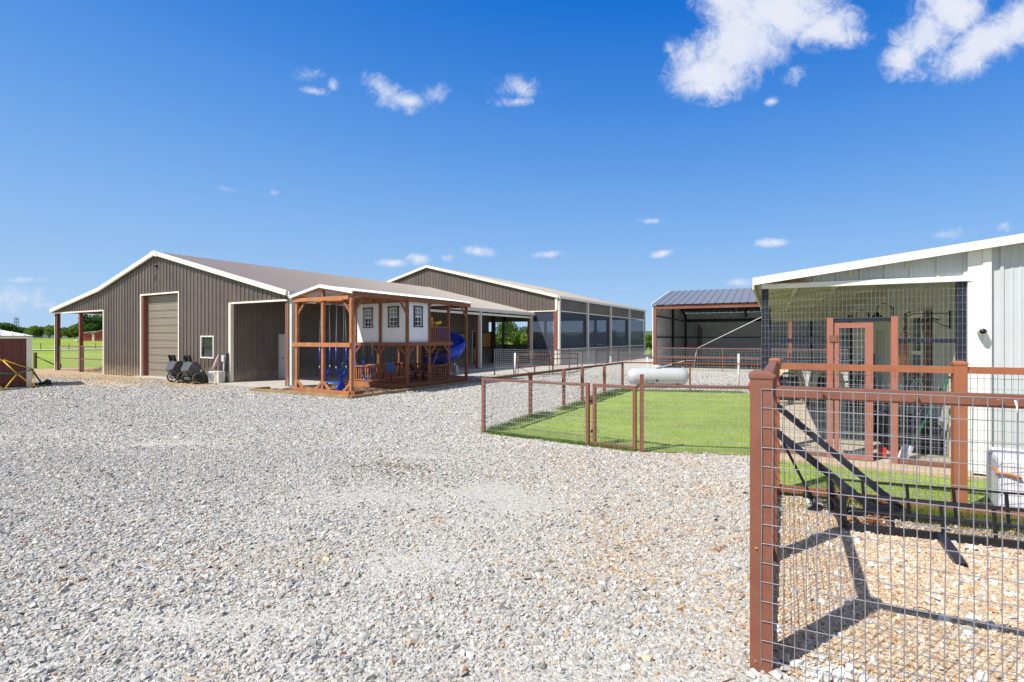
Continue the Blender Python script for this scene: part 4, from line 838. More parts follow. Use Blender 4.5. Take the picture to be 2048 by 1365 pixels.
# ================================================================== fences
def fence(name, label, cat, pts, posts, H, m_rail, m_wire, rail=.06, post=.07, sx=.052, sz=.102, wr=.0022, z0=.04, ph=None, off=-.04, mid=(), cap=False, bottom=None, group=None, H2=None, mesh=True, postmats=None, rails=True, n=4):
    """pts: run of world points; posts: list of (x, y); a thing at the first point, geometry in world offsets"""
    o = thing(name, label, cat, (pts[0][0], pts[0][1], 0), 0, group); ox, oy = pts[0]
    H2 = H if H2 is None else H2
    tot = [0]
    for a, c in zip(pts[:-1], pts[1:]): tot.append(tot[-1] + math.hypot(c[0]-a[0], c[1]-a[1]))
    hh = lambda d: H + (H2-H) * d / tot[-1]
    mb = MB(); wm_ = MB()
    for i, (a, c) in enumerate(zip(pts[:-1], pts[1:])):
        ax, ay, cx, cy = a[0]-ox, a[1]-oy, c[0]-ox, c[1]-oy; h0, h1 = hh(tot[i]), hh(tot[i+1])
        if rails:
            mb.beam((ax, ay, h0-rail/2), (cx, cy, h1-rail/2), rail, rail)
            for q in mid: mb.beam((ax, ay, h0*q), (cx, cy, h1*q), rail*.8, rail*.8)
            if bottom: mb.beam((ax, ay, bottom), (cx, cy, bottom), rail, rail)
        if mesh:
            L = math.hypot(cx-ax, cy-ay); d = ((cx-ax)/L, (cy-ay)/L); nx, ny = d[1]*off*-1, d[0]*off
            k = int(L/sx)
            for j in range(k+1):
                s = min(j*sx, L); zt = h0 + (h1-h0)*s/L - .012; (wm_.path([(ax+d[0]*s+nx+(random.uniform(-.003,.003) if 0 < q < 6 else 0), ay+d[1]*s+ny+(random.uniform(-.004,.004) if 0 < q < 6 else 0), z0+(zt-z0)*q/6) for q in range(7)], wr, n, caps=False) if n == 8 else wm_.tube((ax+d[0]*s+nx, ay+d[1]*s+ny, z0), (ax+d[0]*s+nx, ay+d[1]*s+ny, zt), wr, n, caps=False))
            z = min(h0, h1) - .015; dz0 = h0 - min(h0, h1); dz1 = h1 - min(h0, h1)
            while z > z0 - 1e-3:
                f = z / min(h0, h1); (wm_.path([(ax+nx+(cx-ax)*q/14, ay+ny+(cy-ay)*q/14+random.uniform(-.003,.003), z+dz0*f+random.uniform(-.0025,.0025)) for q in range(15)], wr, n, caps=False)) if n == 8 else wm_.tube((ax+nx, ay+ny, z+dz0*f), (cx+nx, cy+ny, z+dz1*f), wr, n, caps=False); z -= sz
    if rails: mb.obj('rail', m_rail, o)
    if mesh: wm_.obj('wire_mesh', m_wire, o)
    dd = math.atan2(pts[1][1]-pts[0][1], pts[1][0]-pts[0][0])
    for i, (x, y) in enumerate(posts):
        b = MB(); h = (ph or H + .01); 
        if H2 != H:
            t = min(1, math.hypot(x-ox, y-oy)/tot[-1]); h = H + (H2-H)*t + .01
        b.box(-post/2, post/2, -post/2, post/2, 0, h); p = b.obj('post', (postmats[i] if postmats and postmats[i] else m_rail), o, .004 if cap else 0); p.location = (x-ox, y-oy, 0); p.rotation_euler = (0,0,dd)
        if cap:
            b = MB(); e = post/2 + .006; b.box(-e, e, -e, e, h-.012, h+.014); b.add([(-e,-e,h+.014),(e,-e,h+.014),(e,e,h+.014),(-e,e,h+.014),(-e*.55,-e*.55,h+.034),(e*.55,-e*.55,h+.034),(e*.55,e*.55,h+.034),(-e*.55,e*.55,h+.034)], [(0,1,5,4),(1,2,6,5),(2,3,7,6),(3,0,4,7),(4,5,6,7)]); c_ = b.obj('post_cap', m_rail, p, .004)
    return o
P1 = (1.475, 3.03); P2_ = (3.26, 6.36)
dR = Vector((.902, -.43)).normalized()
P3 = (P1[0]+dR.x*4, P1[1]+dR.y*4); dB = Vector((.90, -.44)).normalized(); P4 = (P2_[0]+dB.x*5, P2_[1]+dB.y*5)
PQ = (P2_[0]+dB.x*1.79, P2_[1]+dB.y*1.79)
fence('pipe_fence', 'nearest rust-red pipe fence with heavy corner post and coarse wire mesh', 'fence', [P1, P3], [P1, P3], 1.665, M['rust'], M['galv'], rail=.066, post=.122, sx=.056, sz=.112, wr=.0027, z0=.05, ph=1.72, off=-.066, cap=True, n=8, group='pipe fence around the pebble pen')
fence('pipe_fence', 'left side of the pebble pen fence seen end-on behind the heavy corner post', 'fence', [(P1[0]+.03, P1[1]+.06), P2_], [(2.27, 4.50)], 1.665, M['rust'], M['galvd'], rail=.066, sx=.056, sz=.112, wr=.0026, z0=.05, off=.045, bottom=.1, n=5, post=.105, ph=1.6, group='pipe fence around the pebble pen')
fence('pipe_fence', 'back side of the pebble pen fence with an orange-rusted rail', 'fence', [P2_, P4], [P2_, PQ, P4], 1.63, M['rustorange'], M['galv'], rail=.072, post=.115, sx=.056, sz=.112, wr=.0025, z0=.05, ph=1.66, off=.06, cap=True, bottom=.09, n=5, group='pipe fence around the pebble pen')
b = MB(); b.path([(0,0,0), (.005,-.005,-.03), (.0,-.01,-.06)], .004, 5); t_ = P1[0] + dR.x*1.10, P1[1] + dR.y*1.10
o = b.obj('zip_tie', M['whitetrim']); o.location = (t_[0]-.03, t_[1]-.075, 1.645); tag(o, 'white plastic tie hanging on the nearest rail at the right edge', 'zip tie')

def blob(mb, c, r, sc=(1,1,.5)):
    n = 7; V0 = [(c[0]+r*sc[0]*math.cos(2*math.pi*i/n)*math.sin(p_)*random.uniform(.8,1.15), c[1]+r*sc[1]*math.sin(2*math.pi*i/n)*math.sin(p_)*random.uniform(.8,1.15), c[2]+r*sc[2]*math.cos(p_)) for p_ in (.35, 1.1, 1.9, 2.8) for i in range(n)]
    mb.add(V0, [(a_*n+i, a_*n+(i+1)%n, (a_+1)*n+(i+1)%n, (a_+1)*n+i) for a_ in range(3) for i in range(n)] + [tuple(range(n)), tuple(range(3*n, 4*n))[::-1]], True)
nf_ = [o_ for o_ in COL.objects if o_.get('label', '').startswith('nearest rust-red')][0]
for s_, z_ in ((.02, 1.648), (.30, 1.645), (.72, 1.645), (1.06, 1.645), (-.02, .06), (-.02, .72)):
    b = MB(); p_ = Vector((dR.x*s_ - dR.y*-.0, dR.y*s_, 0)); nn_ = Vector((dR.y, -dR.x, 0)) * .058
    for k_ in range(3): blob(b, (p_.x+nn_.x+random.uniform(-.012,.012), p_.y+nn_.y+random.uniform(-.004,.004), z_+random.uniform(-.006,.006)), .009)
    b.obj('weld', M['rustyel'], nf_)
FC = (-.58, 10.45); GL = (1.36, 9.2); GR = (2.2, 8.68); FE = (4.28, 8.32)
fence('lawn_fence', 'lawn fence panel from the far left corner post to the small gate', 'fence', [FC, GL], [FC, GL], 1.12, M['rust'], M['galvd'], rail=.05, post=.062, wr=.0026, off=-.03, group='wire fence around the green lawn')
fence('lawn_fence', 'lawn fence panel right of the small gate running to the grey shed', 'fence', [GR, FE], [GR, FE], 1.15, M['rust'], M['galvd'], rail=.05, post=.062, wr=.0026, off=-.03, ph=1.32, group='wire fence around the green lawn')
lp = [FC, (.44, 12.3), (1.39, 13.75), (2.06, 15.0), (3.03, 16.8), (4.1, 19.0)]
fence('lawn_fence', 'left side of the lawn fence with five posts running away beside the gravel', 'fence', [lp[0], lp[-1]], lp[1:], 1.12, M['rust'], M['galvd'], rail=.06, post=.075, wr=.0026, off=.03, H2=1.03, group='wire fence around the green lawn')
rp = [(4.1, 19.0), (6.4, 18.4), (8.7, 17.7)]
fence('lawn_fence', 'back side of the lawn fence in front of the silver tank', 'fence', [rp[0], rp[-1]], rp[1:], 1.04, M['rust'], M['galvd'], rail=.05, post=.06, wr=.0026, off=.03, sx=.1, sz=.1, group='wire fence around the green lawn')
# small gate
g = thing('lawn_gate', 'small rust-red framed wire gate in the lawn fence', 'gate', (GL[0]+.09, GL[1]-.05, 0), math.degrees(math.atan2(GR[1]-GL[1], GR[0]-GL[0])))
gw = math.hypot(GR[0]-GL[0], GR[1]-GL[1]) - .2
pb('frame', M['rust'], g, (0, .055, -.03, .03, .03, 1.12), (gw-.055, gw, -.03, .03, .03, 1.12), (.055, gw-.055, -.03, .03, 1.065, 1.12), (.055, gw-.055, -.03, .03, .03, .085))
b = MB(); panel(b, (.03, -.035), (gw-.03, -.035), .06, 1.1, .052, .102, .0019); b.obj('wire_mesh', M['galvd'], g)
pb('latch', M['black'], g, (-.05, .0, -.04, -.0, .78, .84), (-.03, .0, -.04, -.0, .25, .3))
# fence round the tank and the gate beyond
fence('paddock_fence', 'rail fence behind the silver tank with a cream post at its left end', 'fence', [(4.08, 21.2), (13.5, 18.9)], [(4.08, 21.2), (5.5, 20.85), (13.5, 18.9)], 1.14, M['rust'], M['galvd'], rail=.05, post=.07, sx=.2, sz=.2, wr=.003, postmats=[M['creampost'], M['whitetrim'], None])
sf0 = loc2w(B3, .15, -.25); sf1 = loc2w(B3, 18.5, -.25); sps = [loc2w(B3, x, -.25) for x in (.15, 3.9, 7.2, 11, 15)]
fence('shed_fence', 'wire and pipe fence across the front of the open shed', 'fence', [sf0, sf1], sps, 1.33, M['rust'], M['galvd'], rail=.06, post=.06, sx=.15, sz=.15, wr=.004, mid=(.6,))
b = MB(); c = gp(1480, 770); b.lathe([(0,0),(.036,0),(.036,1.32),(0,1.33)], (0,0,0), 10); o = b.obj('white_pipe', M['whitetrim']); o.location = (8.5, 19.2, 0); tag(o, 'short white standpipe behind the lawn, right of the tank', 'pipe')
# black kennel fence in front of the arena barn
kp = [(-.89, 26.1), (1.15, 26.0), (2.1, 26.4), (3.3, 29.5), (4.5, 33.0), (5.9, 36.2), (8.3, 40.2), (12.6, 46.5)]
fence('kennel_fence', 'black pipe fence with silver wire along the front and side of the arena barn', 'fence', kp, kp + [(.1, 26.05), (7.1, 38.2), (10, 42.8)], 1.36, M['black'], M['galvd'], rail=.05, post=.07, sx=.1, sz=.1, wr=.0048, H2=.98)
fence('kennel_fence', 'black fence running past the right end of the arena barn', 'fence', [(12.6, 46.5), (16, 45), (24, 43)], [(13.6, 46.1), (14.8, 45.5), (16, 45), (20, 44)], .99, M['black'], M['galvd'], rail=.05, post=.07, sx=.3, sz=.12, wr=.004)
b = MB(); b.lathe([(0,0),(.05,0),(.05,1.18),(0,1.2)], (0,0,0), 12); o = b.obj('white_post', M['whitetrim']); o.location = (.15, 24.7, 0); tag(o, 'white round post beside the brown tube gate', 'post')
c0, c1 = Vector((.29, 24.2)), Vector((3.45, 26.9)); an = math.degrees(math.atan2(2.7, 3.16)); LG = (c1-c0).length
g = thing('tube_gate', 'wide brown tube gate standing open on the gravel', 'gate', (c0.x, c0.y, 0), an); b = MB()
for z in (1.1, .86, .55, .30, .12): b.tube((0,0,z), (LG,0,z), .022, 6) if z != .30 else None
for x in (0, LG*.5, LG): b.tube((x,0,.12), (x,0,1.1), .022, 6)
b.tube((0,0,.55), (LG*.25,0,.12), .015, 5); b.obj('tube_frame', M['rust'], g)
for x in (0, LG*.5): pb('hinge', M['rustyel'], g, (x-.03, x+.03, -.03, .03, .84, .9))
# lean-to pen
a0, a1 = loc2w(B1, -21.3, .1), loc2w(B1, -15.2, .1); am = loc2w(B1, -18.3, .2)
fence('leanto_fence', 'brown pipe and wire panel closing the left lean-to of the brown barn', 'fence', [a0, a1], [am], 1.47, M['rust'], M['galvd'], rail=.06, post=.08, sx=.3, sz=.13, wr=.005, mid=(.5,))
a2 = loc2w(B1, -21.2, 6.6); a3 = loc2w(B1, -15.3, 6.6)
fence('leanto_fence', 'second pipe fence panel deeper inside the left lean-to', 'fence', [a2, a3], [a2], 1.5, M['darkred'], M['galvd'], rail=.06, post=.09, sx=.3, sz=.13, wr=.006, mid=(.5,))
# straw heap
c = loc2w(B1, -17.9, 1.9); b = MB()
for i in range(900):
    r = abs(random.gauss(0, .75)); a = random.uniform(0, 6.28); x, y = r*1.4*math.cos(a), r*.8*math.sin(a); z = .5*math.exp(-r*r*1.1)*random.uniform(.2, 1); l = random.uniform(.1, .3); t = random.uniform(0, 6.28)
    b.tube((x, y, z), (x+l*math.cos(t), y+l*math.sin(t), max(.01, z+random.uniform(-.08, .08))), .012, 3)
o = b.obj('straw_pile', M['hay']); o.location = (c[0], c[1], 0); struct(o, 'stuff'); o['label'] = 'heap of loose straw under the left lean-to'
# pasture fence and track
q = thing('pasture_brace', 'wooden end post with diagonal brace at the near edge of the pasture', 'post', (-29.8, 32, 0)); b = MB(); b.box(-.06,.06,-.06,.06,0,1.0); b.obj('post', M['bark'], q); b = MB(); b.tube((0,0,.78), (1.25,.3,.08), .035, 6); b.box(1.2,1.32,.24,.36,0,.28); b.obj('brace', M['black'], q)
b = MB(); b.tube((-12,-1,.72), (0,0,.72), .012, 4); b.obj('top_wire', M['galvd'], q)
th = np.radians(np.linspace(-50, -24, 30)); V_ = []
for t in th:
    for rr in (108., 111.5): x, y = rr/math.cos(t+.65)*math.sin(t)*.98, rr/math.cos(t+.65)*math.cos(t)*.98; V_.append((x, y, float(terr(np.array(x), np.array(y))) + .10))
b = MB(); b.add(V_, [(2*i, 2*i+1, 2*i+3, 2*i+2) for i in range(29)]); struct(b.obj('farm_track', mat('caliche_track', (.55, .48, .38), .95, 0, .1, .3)))
for i in range(7):
    x, y = V_[4*i+2][0], V_[4*i+2][1]+3; b = MB(); b.box(-.035,.035,-.035,.035,0,1.1); o = b.obj('fence_post', M['bark']); o.location = (x, y, V_[4*i+2][2]-.1); tag(o, 'thin dark post along the farm track, %s from the left' % ['first','second','third','fourth','fifth','sixth','seventh'][i], 'post', 'posts along the farm track')

# ================================================================== wooden play set
PS = thing('play_set', 'cedar play set with white playhouse upstairs, metal roof and blue spiral slide', 'play set', (-5.3, 16.9, 0), -30)
WD = 2.73
def post(x, y, z0, z1, w=.1, m='wood', nm='post'): return pb(nm, M[m], PS, (x-w/2, x+w/2, y-w/2, y+w/2, z0, z1), bevel=.006)
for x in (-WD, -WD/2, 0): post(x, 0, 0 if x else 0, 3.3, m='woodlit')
for x in (-WD, -WD/2, 0): post(x, 2.72, .0, 3.35)
for x in (-WD, 0):
    post(x, 4.01, .2, 1.65, .095); post(x, 5.28, .2, 3.35, .095); post(x, 6.56, 0, 3.35); post(x, 4.01, 1.7, 3.35, .08)
post(-WD/2, 5.28, .2, 3.3, .08); post(-WD/2, 4.1, .2, 1.65, .08)
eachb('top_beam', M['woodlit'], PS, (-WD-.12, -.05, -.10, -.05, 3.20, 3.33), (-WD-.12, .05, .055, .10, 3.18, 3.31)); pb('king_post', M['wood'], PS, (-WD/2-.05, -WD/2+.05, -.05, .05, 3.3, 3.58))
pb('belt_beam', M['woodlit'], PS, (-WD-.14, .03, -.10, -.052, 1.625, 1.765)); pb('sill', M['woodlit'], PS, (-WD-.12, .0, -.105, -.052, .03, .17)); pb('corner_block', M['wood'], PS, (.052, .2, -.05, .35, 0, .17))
eachb('side_beam', M['wood'], PS, (.055, .10, -.06, 3.4, 3.30, 3.46), (.10, .14, 2.6, 6.7, 3.28, 3.43), (-WD-.10, -WD-.055, -.06, 6.7, 3.28, 3.43)); eachb('cross_beam', M['wood'], PS, (-WD, 0, 1.5, 1.6, 3.18, 3.34), (-WD, 0, .8, .9, 3.18, 3.34), (-WD, 0, 2.60, 2.66, 3.26, 3.38), (-WD, 0, 6.5, 6.6, 3.25, 3.38))
eachb('floor_beam', M['wood'], PS, (-WD, .06, 2.62, 2.67, 1.62, 1.75), (.052, .10, 2.67, 5.45, 1.62, 1.76), (-WD-.1, -WD-.052, 2.67, 5.4, 1.62, 1.76)); pb('upper_deck', M['wood'], PS, (-WD, .05, 2.68, 5.36, 1.68, 1.74))
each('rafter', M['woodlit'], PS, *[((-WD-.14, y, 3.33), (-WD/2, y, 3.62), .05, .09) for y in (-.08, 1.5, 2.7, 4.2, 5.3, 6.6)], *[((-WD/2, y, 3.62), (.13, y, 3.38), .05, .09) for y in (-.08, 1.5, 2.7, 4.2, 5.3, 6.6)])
b = MB()
for x0, z0, x1, z1, s in ((-WD-.22, 3.40, -WD/2, 3.72, 1), (.20, 3.47, -WD/2, 3.72, -1)):
    d = Vector((x1-x0, 0, z1-z0)); l = d.length; d.normalize(); nn = Vector((-d.z, 0, d.x)) * s
    b.ribbed((x0, -.14, z0), (0,1,0), 6.9, d, 0, l, nn, .23, .03, .018); b.ribbed((x0, -.13, z0-.02), (0,1,0), 6.88, d, 0, l, -nn, .23, .03, .01)
b.beam((-WD-.24, -.16, 3.375), (-WD/2, -.16, 3.70), .02, .10); b.beam((-WD/2, -.16, 3.70), (.22, -.16, 3.44), .02, .12); b.obj('roof', M['whitemetal'], PS)
# braces
each('brace', M['wood'], PS, ((-WD+.03,-.0,2.75), (-WD+.42,-.0,3.2), .04, .09), ((-.03,0,2.75), (-.40,0,3.2), .04, .09), ((0,.04,2.7), (.0,.52,3.3), .09, .04, (1,0,0)), ((.06,2.25,3.3), (.06,2.7,2.75), .04, .09, (0,0,1)), ((.06,6.1,3.3), (.06,6.5,2.78), .04, .09))
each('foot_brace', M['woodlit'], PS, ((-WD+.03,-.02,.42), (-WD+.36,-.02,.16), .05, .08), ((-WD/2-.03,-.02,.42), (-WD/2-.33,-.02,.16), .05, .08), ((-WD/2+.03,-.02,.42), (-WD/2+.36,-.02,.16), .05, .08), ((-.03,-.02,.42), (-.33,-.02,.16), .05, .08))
for x, y, dx, dy in ((-WD+.05,2.66,.3,0), (-WD/2-.04,2.66,-.3,0), (-WD/2+.04,2.66,.3,0), (-.05,2.66,-.3,0), (.04,2.78,0,.28), (.04,3.95,0,-.28), (.04,4.07,0,.28), (.04,5.22,0,-.28)):
    pbeam('knee_brace', M['wood'], PS, ((x, y, 1.33), (x+dx, y+dy, 1.63), .04, .08))
# house walls
def wall_with_window(o_, du, L, z0, z1, nrm, ws, name='house_wall'):
    b = MB(); b.ribbed(o_, du, L, (0,0,1), z0, z1, nrm, .2, .008, -.004, holes=ws); return b.obj(name, M['whitewall'], PS)
wall_with_window((-WD+.05, 2.74, 0), (1,0,0), WD-.1, 1.75, 3.32, (0,-1,0), [(WD-.05-2.264, WD-.05-1.83, 2.36, 3.06), (WD-.05-.93, WD-.05-.47, 2.37, 3.08)])
wall_with_window((-.02, 2.77, 0), (0,1,0), 1.2, 1.75, 3.32, (1,0,0), [(.37, .80, 2.38, 3.1)])
wall_with_window((-WD+.02, 2.77, 0), (0,1,0), 1.2, 1.75, 3.32, (-1,0,0), []); wall_with_window((-WD+.05, 3.97, 0), (1,0,0), WD-.1, 1.75, 3.32, (0,1,0), [(1.0, 1.7, 1.76, 3.0)])
def hwin(T, w, z0, z1):   # T maps (u, v out) to x,y
    def bx(m, par, nm, *rs):
        b = MB()
        for (u0, u1, v0, v1, a, c) in rs:
            p = [T(u0, v0), T(u1, v0), T(u1, v1), T(u0, v1)]; b.prism([(q[0], q[1], a) for q in p], (0,0,c-a))
        return b.obj(nm, m, par)
    f = bx(M['black'], PS, 'window', (-.04,.02,-.0,.03,z0,z1), (w-.02,w+.04,-.0,.03,z0,z1), (-.06,w+.06,-.0,.04,z1,z1+.05), (-.06,w+.06,0,.04,z0-.04,z0))
    zm = (z0+z1)/2; g = [(.02,.05,-.02,.01,z0,z1), (w-.05,w-.02,-.02,.01,z0,z1), (.05,w-.05,-.02,.01,z1-.03,z1), (.05,w-.05,-.02,.01,z0,z0+.03), (.05,w-.05,-.02,.012,zm-.02,zm+.02), (w/2-.008,w/2+.008,-.02,.008,z0+.03,zm-.02), (w/2-.008,w/2+.008,-.02,.008,zm+.02,z1-.03)]
    for q in ((z0+zm)/2, (zm+z1)/2): g.append((.05,w/2-.008,-.02,.007,q-.008,q+.008)); g.append((w/2+.008,w-.05,-.02,.007,q-.008,q+.008))
    bx(M['whitewall'], f, 'muntins', *g); bx(M['winlite'], f, 'pane', (.02,w-.02,-.03,-.024,zm,z1)); bx(M['glass'], f, 'pane', (.02,w-.02,-.03,-.024,z0,zm))
hwin(lambda u, v: (-2.264+u, 2.74-v), .434, 2.36, 3.06); hwin(lambda u, v: (-.93+u, 2.74-v), .46, 2.37, 3.08); hwin(lambda u, v: (-.02+v, 3.14+u), .43, 2.38, 3.1)
def railing(p, q, z0, z1, n, m='wood'):
    p = Vector(p); q = Vector(q); b = MB(); b.beam((p.x,p.y,z1-.02), (q.x,q.y,z1-.02), .09, .04); b.beam((p.x,p.y,z0+.02), (q.x,q.y,z0+.02), .04, .04)
    r = b.obj('railing', M[m], PS); b = MB()
    for i in range(n): c = p.lerp(q, (i+.5)/n); b.beam((c.x,c.y,z0+.04), (c.x,c.y,z1-.04), .035, .035, (1,0,0))
    b.obj('balusters', M[m], r)
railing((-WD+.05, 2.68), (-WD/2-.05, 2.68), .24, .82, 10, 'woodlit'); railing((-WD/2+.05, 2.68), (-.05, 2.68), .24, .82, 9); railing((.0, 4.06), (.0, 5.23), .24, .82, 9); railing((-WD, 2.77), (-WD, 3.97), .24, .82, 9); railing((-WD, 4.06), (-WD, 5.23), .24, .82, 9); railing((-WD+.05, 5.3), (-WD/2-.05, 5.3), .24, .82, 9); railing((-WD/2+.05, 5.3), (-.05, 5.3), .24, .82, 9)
railing((.0, 4.06), (.0, 5.23), 1.78, 2.38, 9); railing((-WD, 4.06), (-WD, 5.23), 1.78, 2.38, 9)
dk = pb('deck', M['wood'], PS, (-WD-.12, .10, 2.5, 6.95, .16, .21)); pb('skirt_board', M['woodlit'], dk, (-WD-.12, -1.62, 2.46, 2.498, 0, .2)); pb('skirt_board', M['wood'], dk, (-1.62, .12, 2.46, 2.498, 0, .2)); pb('skirt_board', M['wood'], dk, (.102, .14, 2.5, 6.95, 0, .2))
b = MB()
for k in range(9): b.box(-1.3, -.1, 5.16, 5.19, .35+k*.14, .44+k*.14)
b.obj('back_slats', M['darkred'], PS)
# game panel, telescope, wheel
q = pb('game_panel', M['yellow'], PS, *[(-.62+i*.15, -.49+i*.15, 4.4, 4.48, 2.34+j*.15, 2.47+j*.15) for i in range(3) for j in range(3)]); b = MB()
for i in range(3):
    for j in range(3): b.path([(-.555+.15*i+.035*math.cos(a), 4.393, 2.405+.15*j+.035*math.sin(a)) for a in np.linspace(0, 5.5, 8)], .006, 4)
b.obj('painted_mark', M['black'], q)
b = MB(); b.tube((-.25, 4.5, 2.5), (.12, 4.62, 2.56), .045, 12, .06); b.tube((-.05, 4.56, 2.36), (-.05, 4.56, 2.52), .02, 8); b.obj('telescope', M['yellow'], PS)
def ring(mb, c, R_, r, ax, n=20, m=6):
    pts = []
    for i in range(n):
        a = 2*math.pi*i/n; u, v = R_*math.cos(a), R_*math.sin(a); pts.append((c[0]+u, c[1], c[2]+v) if ax == 'y' else ((c[0], c[1]+u, c[2]+v) if ax == 'x' else (c[0]+u, c[1]+v, c[2])))
    mb.path(pts, r, m, closed=True)
b = MB(); ring(b, (-.72, 2.58, .80), .17, .022, 'y'); ring(b, (-.72, 2.58, .80), .05, .02, 'y', 10)
for i in range(6): a = i*math.pi/3; b.tube((-.72, 2.58, .80), (-.72+.24*math.cos(a), 2.58, .80+.24*math.sin(a)), .018, 6)
b.obj('steering_wheel', M['blueswing'], PS)
# spiral slide
b = MB(); rows = []; cx, cy, rr = -.80, 6.0, .62
N_ = 40
for i in range(N_+1):
    t = i/N_; a = R(118 + 30 - t*270); z = 1.95 - 1.45*t**.95; ca, sa = math.cos(a), math.sin(a)
    prof = [(-.30,.22),(-.27,.05),(-.17,-.04),(0,-.07),(.17,-.04),(.28,.08),(.33,.30),(.32,.50)]
    rows.append([(cx+(rr+p)*ca, cy+(rr+p)*sa, z+q) for p, q in prof])
V_ = [p for r in rows for p in r]; k = 8
b.add(V_, [(i*k+j, i*k+j+1, (i+1)*k+j+1, (i+1)*k+j) for i in range(N_) for j in range(k-1)], True); sd = b.obj('spiral_slide', M['blue'], PS)
md = sd.modifiers.new('thick', 'SOLIDIFY'); md.thickness = .025
b = MB(); b.path([r[7] for r in rows], .022, 6); b.path([r[0] for r in rows], .02, 6)
for i in (10, 20, 30): b.path([tuple(np.array(p)+np.array((0,0,-.012))) for p in rows[i]], .018, 5)
b.obj('slide_rim', M['blue'], sd); b = MB(); b.tube((cx, cy, 0), (cx, cy, 1.7), .03, 8); b.obj('slide_pole', M['black'], sd)
each('stair_stringer', M['wood'], PS, ((-.9, 5.2, 1.5), (-1.6, 6.3, .1), .04, .12), ((-.3, 5.0, 1.5), (-.3, 4.3, .3), .05, .08)) 
# swings hang from the beam: things of their own
def hang(x, y): return loc2w(PS, x, y)
c = hang(-1.87, .85); q = thing('glider_swing', 'blue two-seat plastic glider swing hanging in the front bay of the play set', 'swing', (c[0], c[1], 0), -30)
for sx in (-.43, .43):
    b = MB(); P = [(-.23, .80), (-.20, .62), (-.07, .50), (-.06, .36), (-.17, .2), (-.2, .10), (.2, .10), (.17, .2), (.06, .36), (.07, .50), (.20, .62), (.23, .80), (.12, .80), (.10, .68), (-.10, .68), (-.12, .80)]
    b.prism([(sx-.02, p, z) for p, z in P[1:11]], (.04, 0, 0)); b.beam((sx, -.23, .80), (sx, -.14, .62), .05, .06); b.beam((sx, .23, .80), (sx, .14, .62), .05, .06); b.beam((sx, -.23, .80), (sx, .23, .80), .05, .045); b.obj('end_frame', M['blue'], q)
b = MB(); b.path([(-.45,0,.36), (-.2,0,.32), (.2,0,.32), (.45,0,.36)], .03, 6); b.box(-.4,.4,-.12,.12,.30,.345); b.obj('seat', M['blueswing'], q)
b = MB(); b.box(-.52,-.36,-.24,.24,.10,.14); b.box(.36,.52,-.24,.24,.10,.14); b.obj('foot_rest', M['blue'], q)
for sx, sy in ((-.43,-.23), (-.43,.23), (.43,-.23), (.43,.23)):
    b = MB(); b.tube((sx, sy, 1.62), (sx*.95, sy*.8, 3.2), .014, 6); h = b.obj('chain', M['chain'], q); b = MB(); b.tube((sx, sy, .80), (sx, sy, .92), .016, 6); b.obj('hook', M['chain'], h); b = MB(); b.tube((sx, sy, .92), (sx, sy, 1.62), .022, 8); b.obj('chain_sleeve', M['blue'], h)
c = hang(-.80, 1.5); q = thing('belt_swing', 'blue belt swing on two chains in front of the playhouse', 'swing', (c[0], c[1], 0), 0)
b = MB(); P = [(-.16,.60), (-.13,.50), (-.06,.42), (0,.39), (.06,.42), (.13,.50), (.16,.60)]
b.add([(x, -.08, z) for x, z in P] + [(x, .08, z) for x, z in P], [(i, i+1, i+8, i+7) for i in range(6)], True); o = b.obj('seat', M['blueswing'], q); o.modifiers.new('t', 'SOLIDIFY').thickness = .02
for sx in (-.16, .16): b = MB(); b.tube((sx, 0, 1.25), (sx*.95, 0, 3.2), .010, 5); h = b.obj('chain', M['chain'], q); b = MB(); b.tube((sx, 0, .58), (sx, 0, 1.25), .02, 8); b.obj('chain_sleeve', M['blue'], h)
c = hang(-.92, .75); q = thing('trapeze_swing', 'blue trapeze bar with gym rings beside the corner post of the play set', 'swing', (c[0], c[1], 0), 0)
b = MB(); b.tube((-.22,0,1.22), (.24,0,1.22), .016, 8); b.obj('bar', M['blueswing'], q)
for sx in (-.2, .22):
    b = MB(); b.tube((sx,0,1.75), (sx,0,3.2), .009, 5); h = b.obj('rope', M['chain'], q); b = MB(); b.tube((sx,0,1.2), (sx,0,1.75), .015, 6); b.obj('rope_sleeve', M['blue'], h)
    b = MB(); ring(b, (sx, 0, .98), .07, .012, 'y', 14); b.tube((sx,0,1.05), (sx,0,1.2), .006, 4); b.obj('gym_ring', M['blueswing'], q)
# tables under the house
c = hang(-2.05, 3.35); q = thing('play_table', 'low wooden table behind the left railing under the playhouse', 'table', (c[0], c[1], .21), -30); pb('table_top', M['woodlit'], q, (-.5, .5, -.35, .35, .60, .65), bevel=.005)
for x in (-.42, .42): each('leg', M['wood'], q, ((x, -.3, 0), (x, 0, .6), .05, .08), ((x, .3, 0), (x, 0, .6), .05, .08))
c = hang(-1.0, 4.5); q = thing('picnic_table', 'dark red picnic table on the deck under the balcony', 'table', (c[0], c[1], .21), -20); pb('table_top', M['rust'], q, (-.45, .45, -.3, .3, .62, .66)); pb('bench', M['rust'], q, (-.45, .45, -.62, -.42, .36, .40)); pb('bench', M['rust'], q, (-.45, .45, .42, .62, .36, .40))
for x in (-.35, .35): each('leg', M['rust'], q, ((x, -.5, 0), (x, 0, .62), .05, .08), ((x, .5, 0), (x, 0, .62), .05, .08))
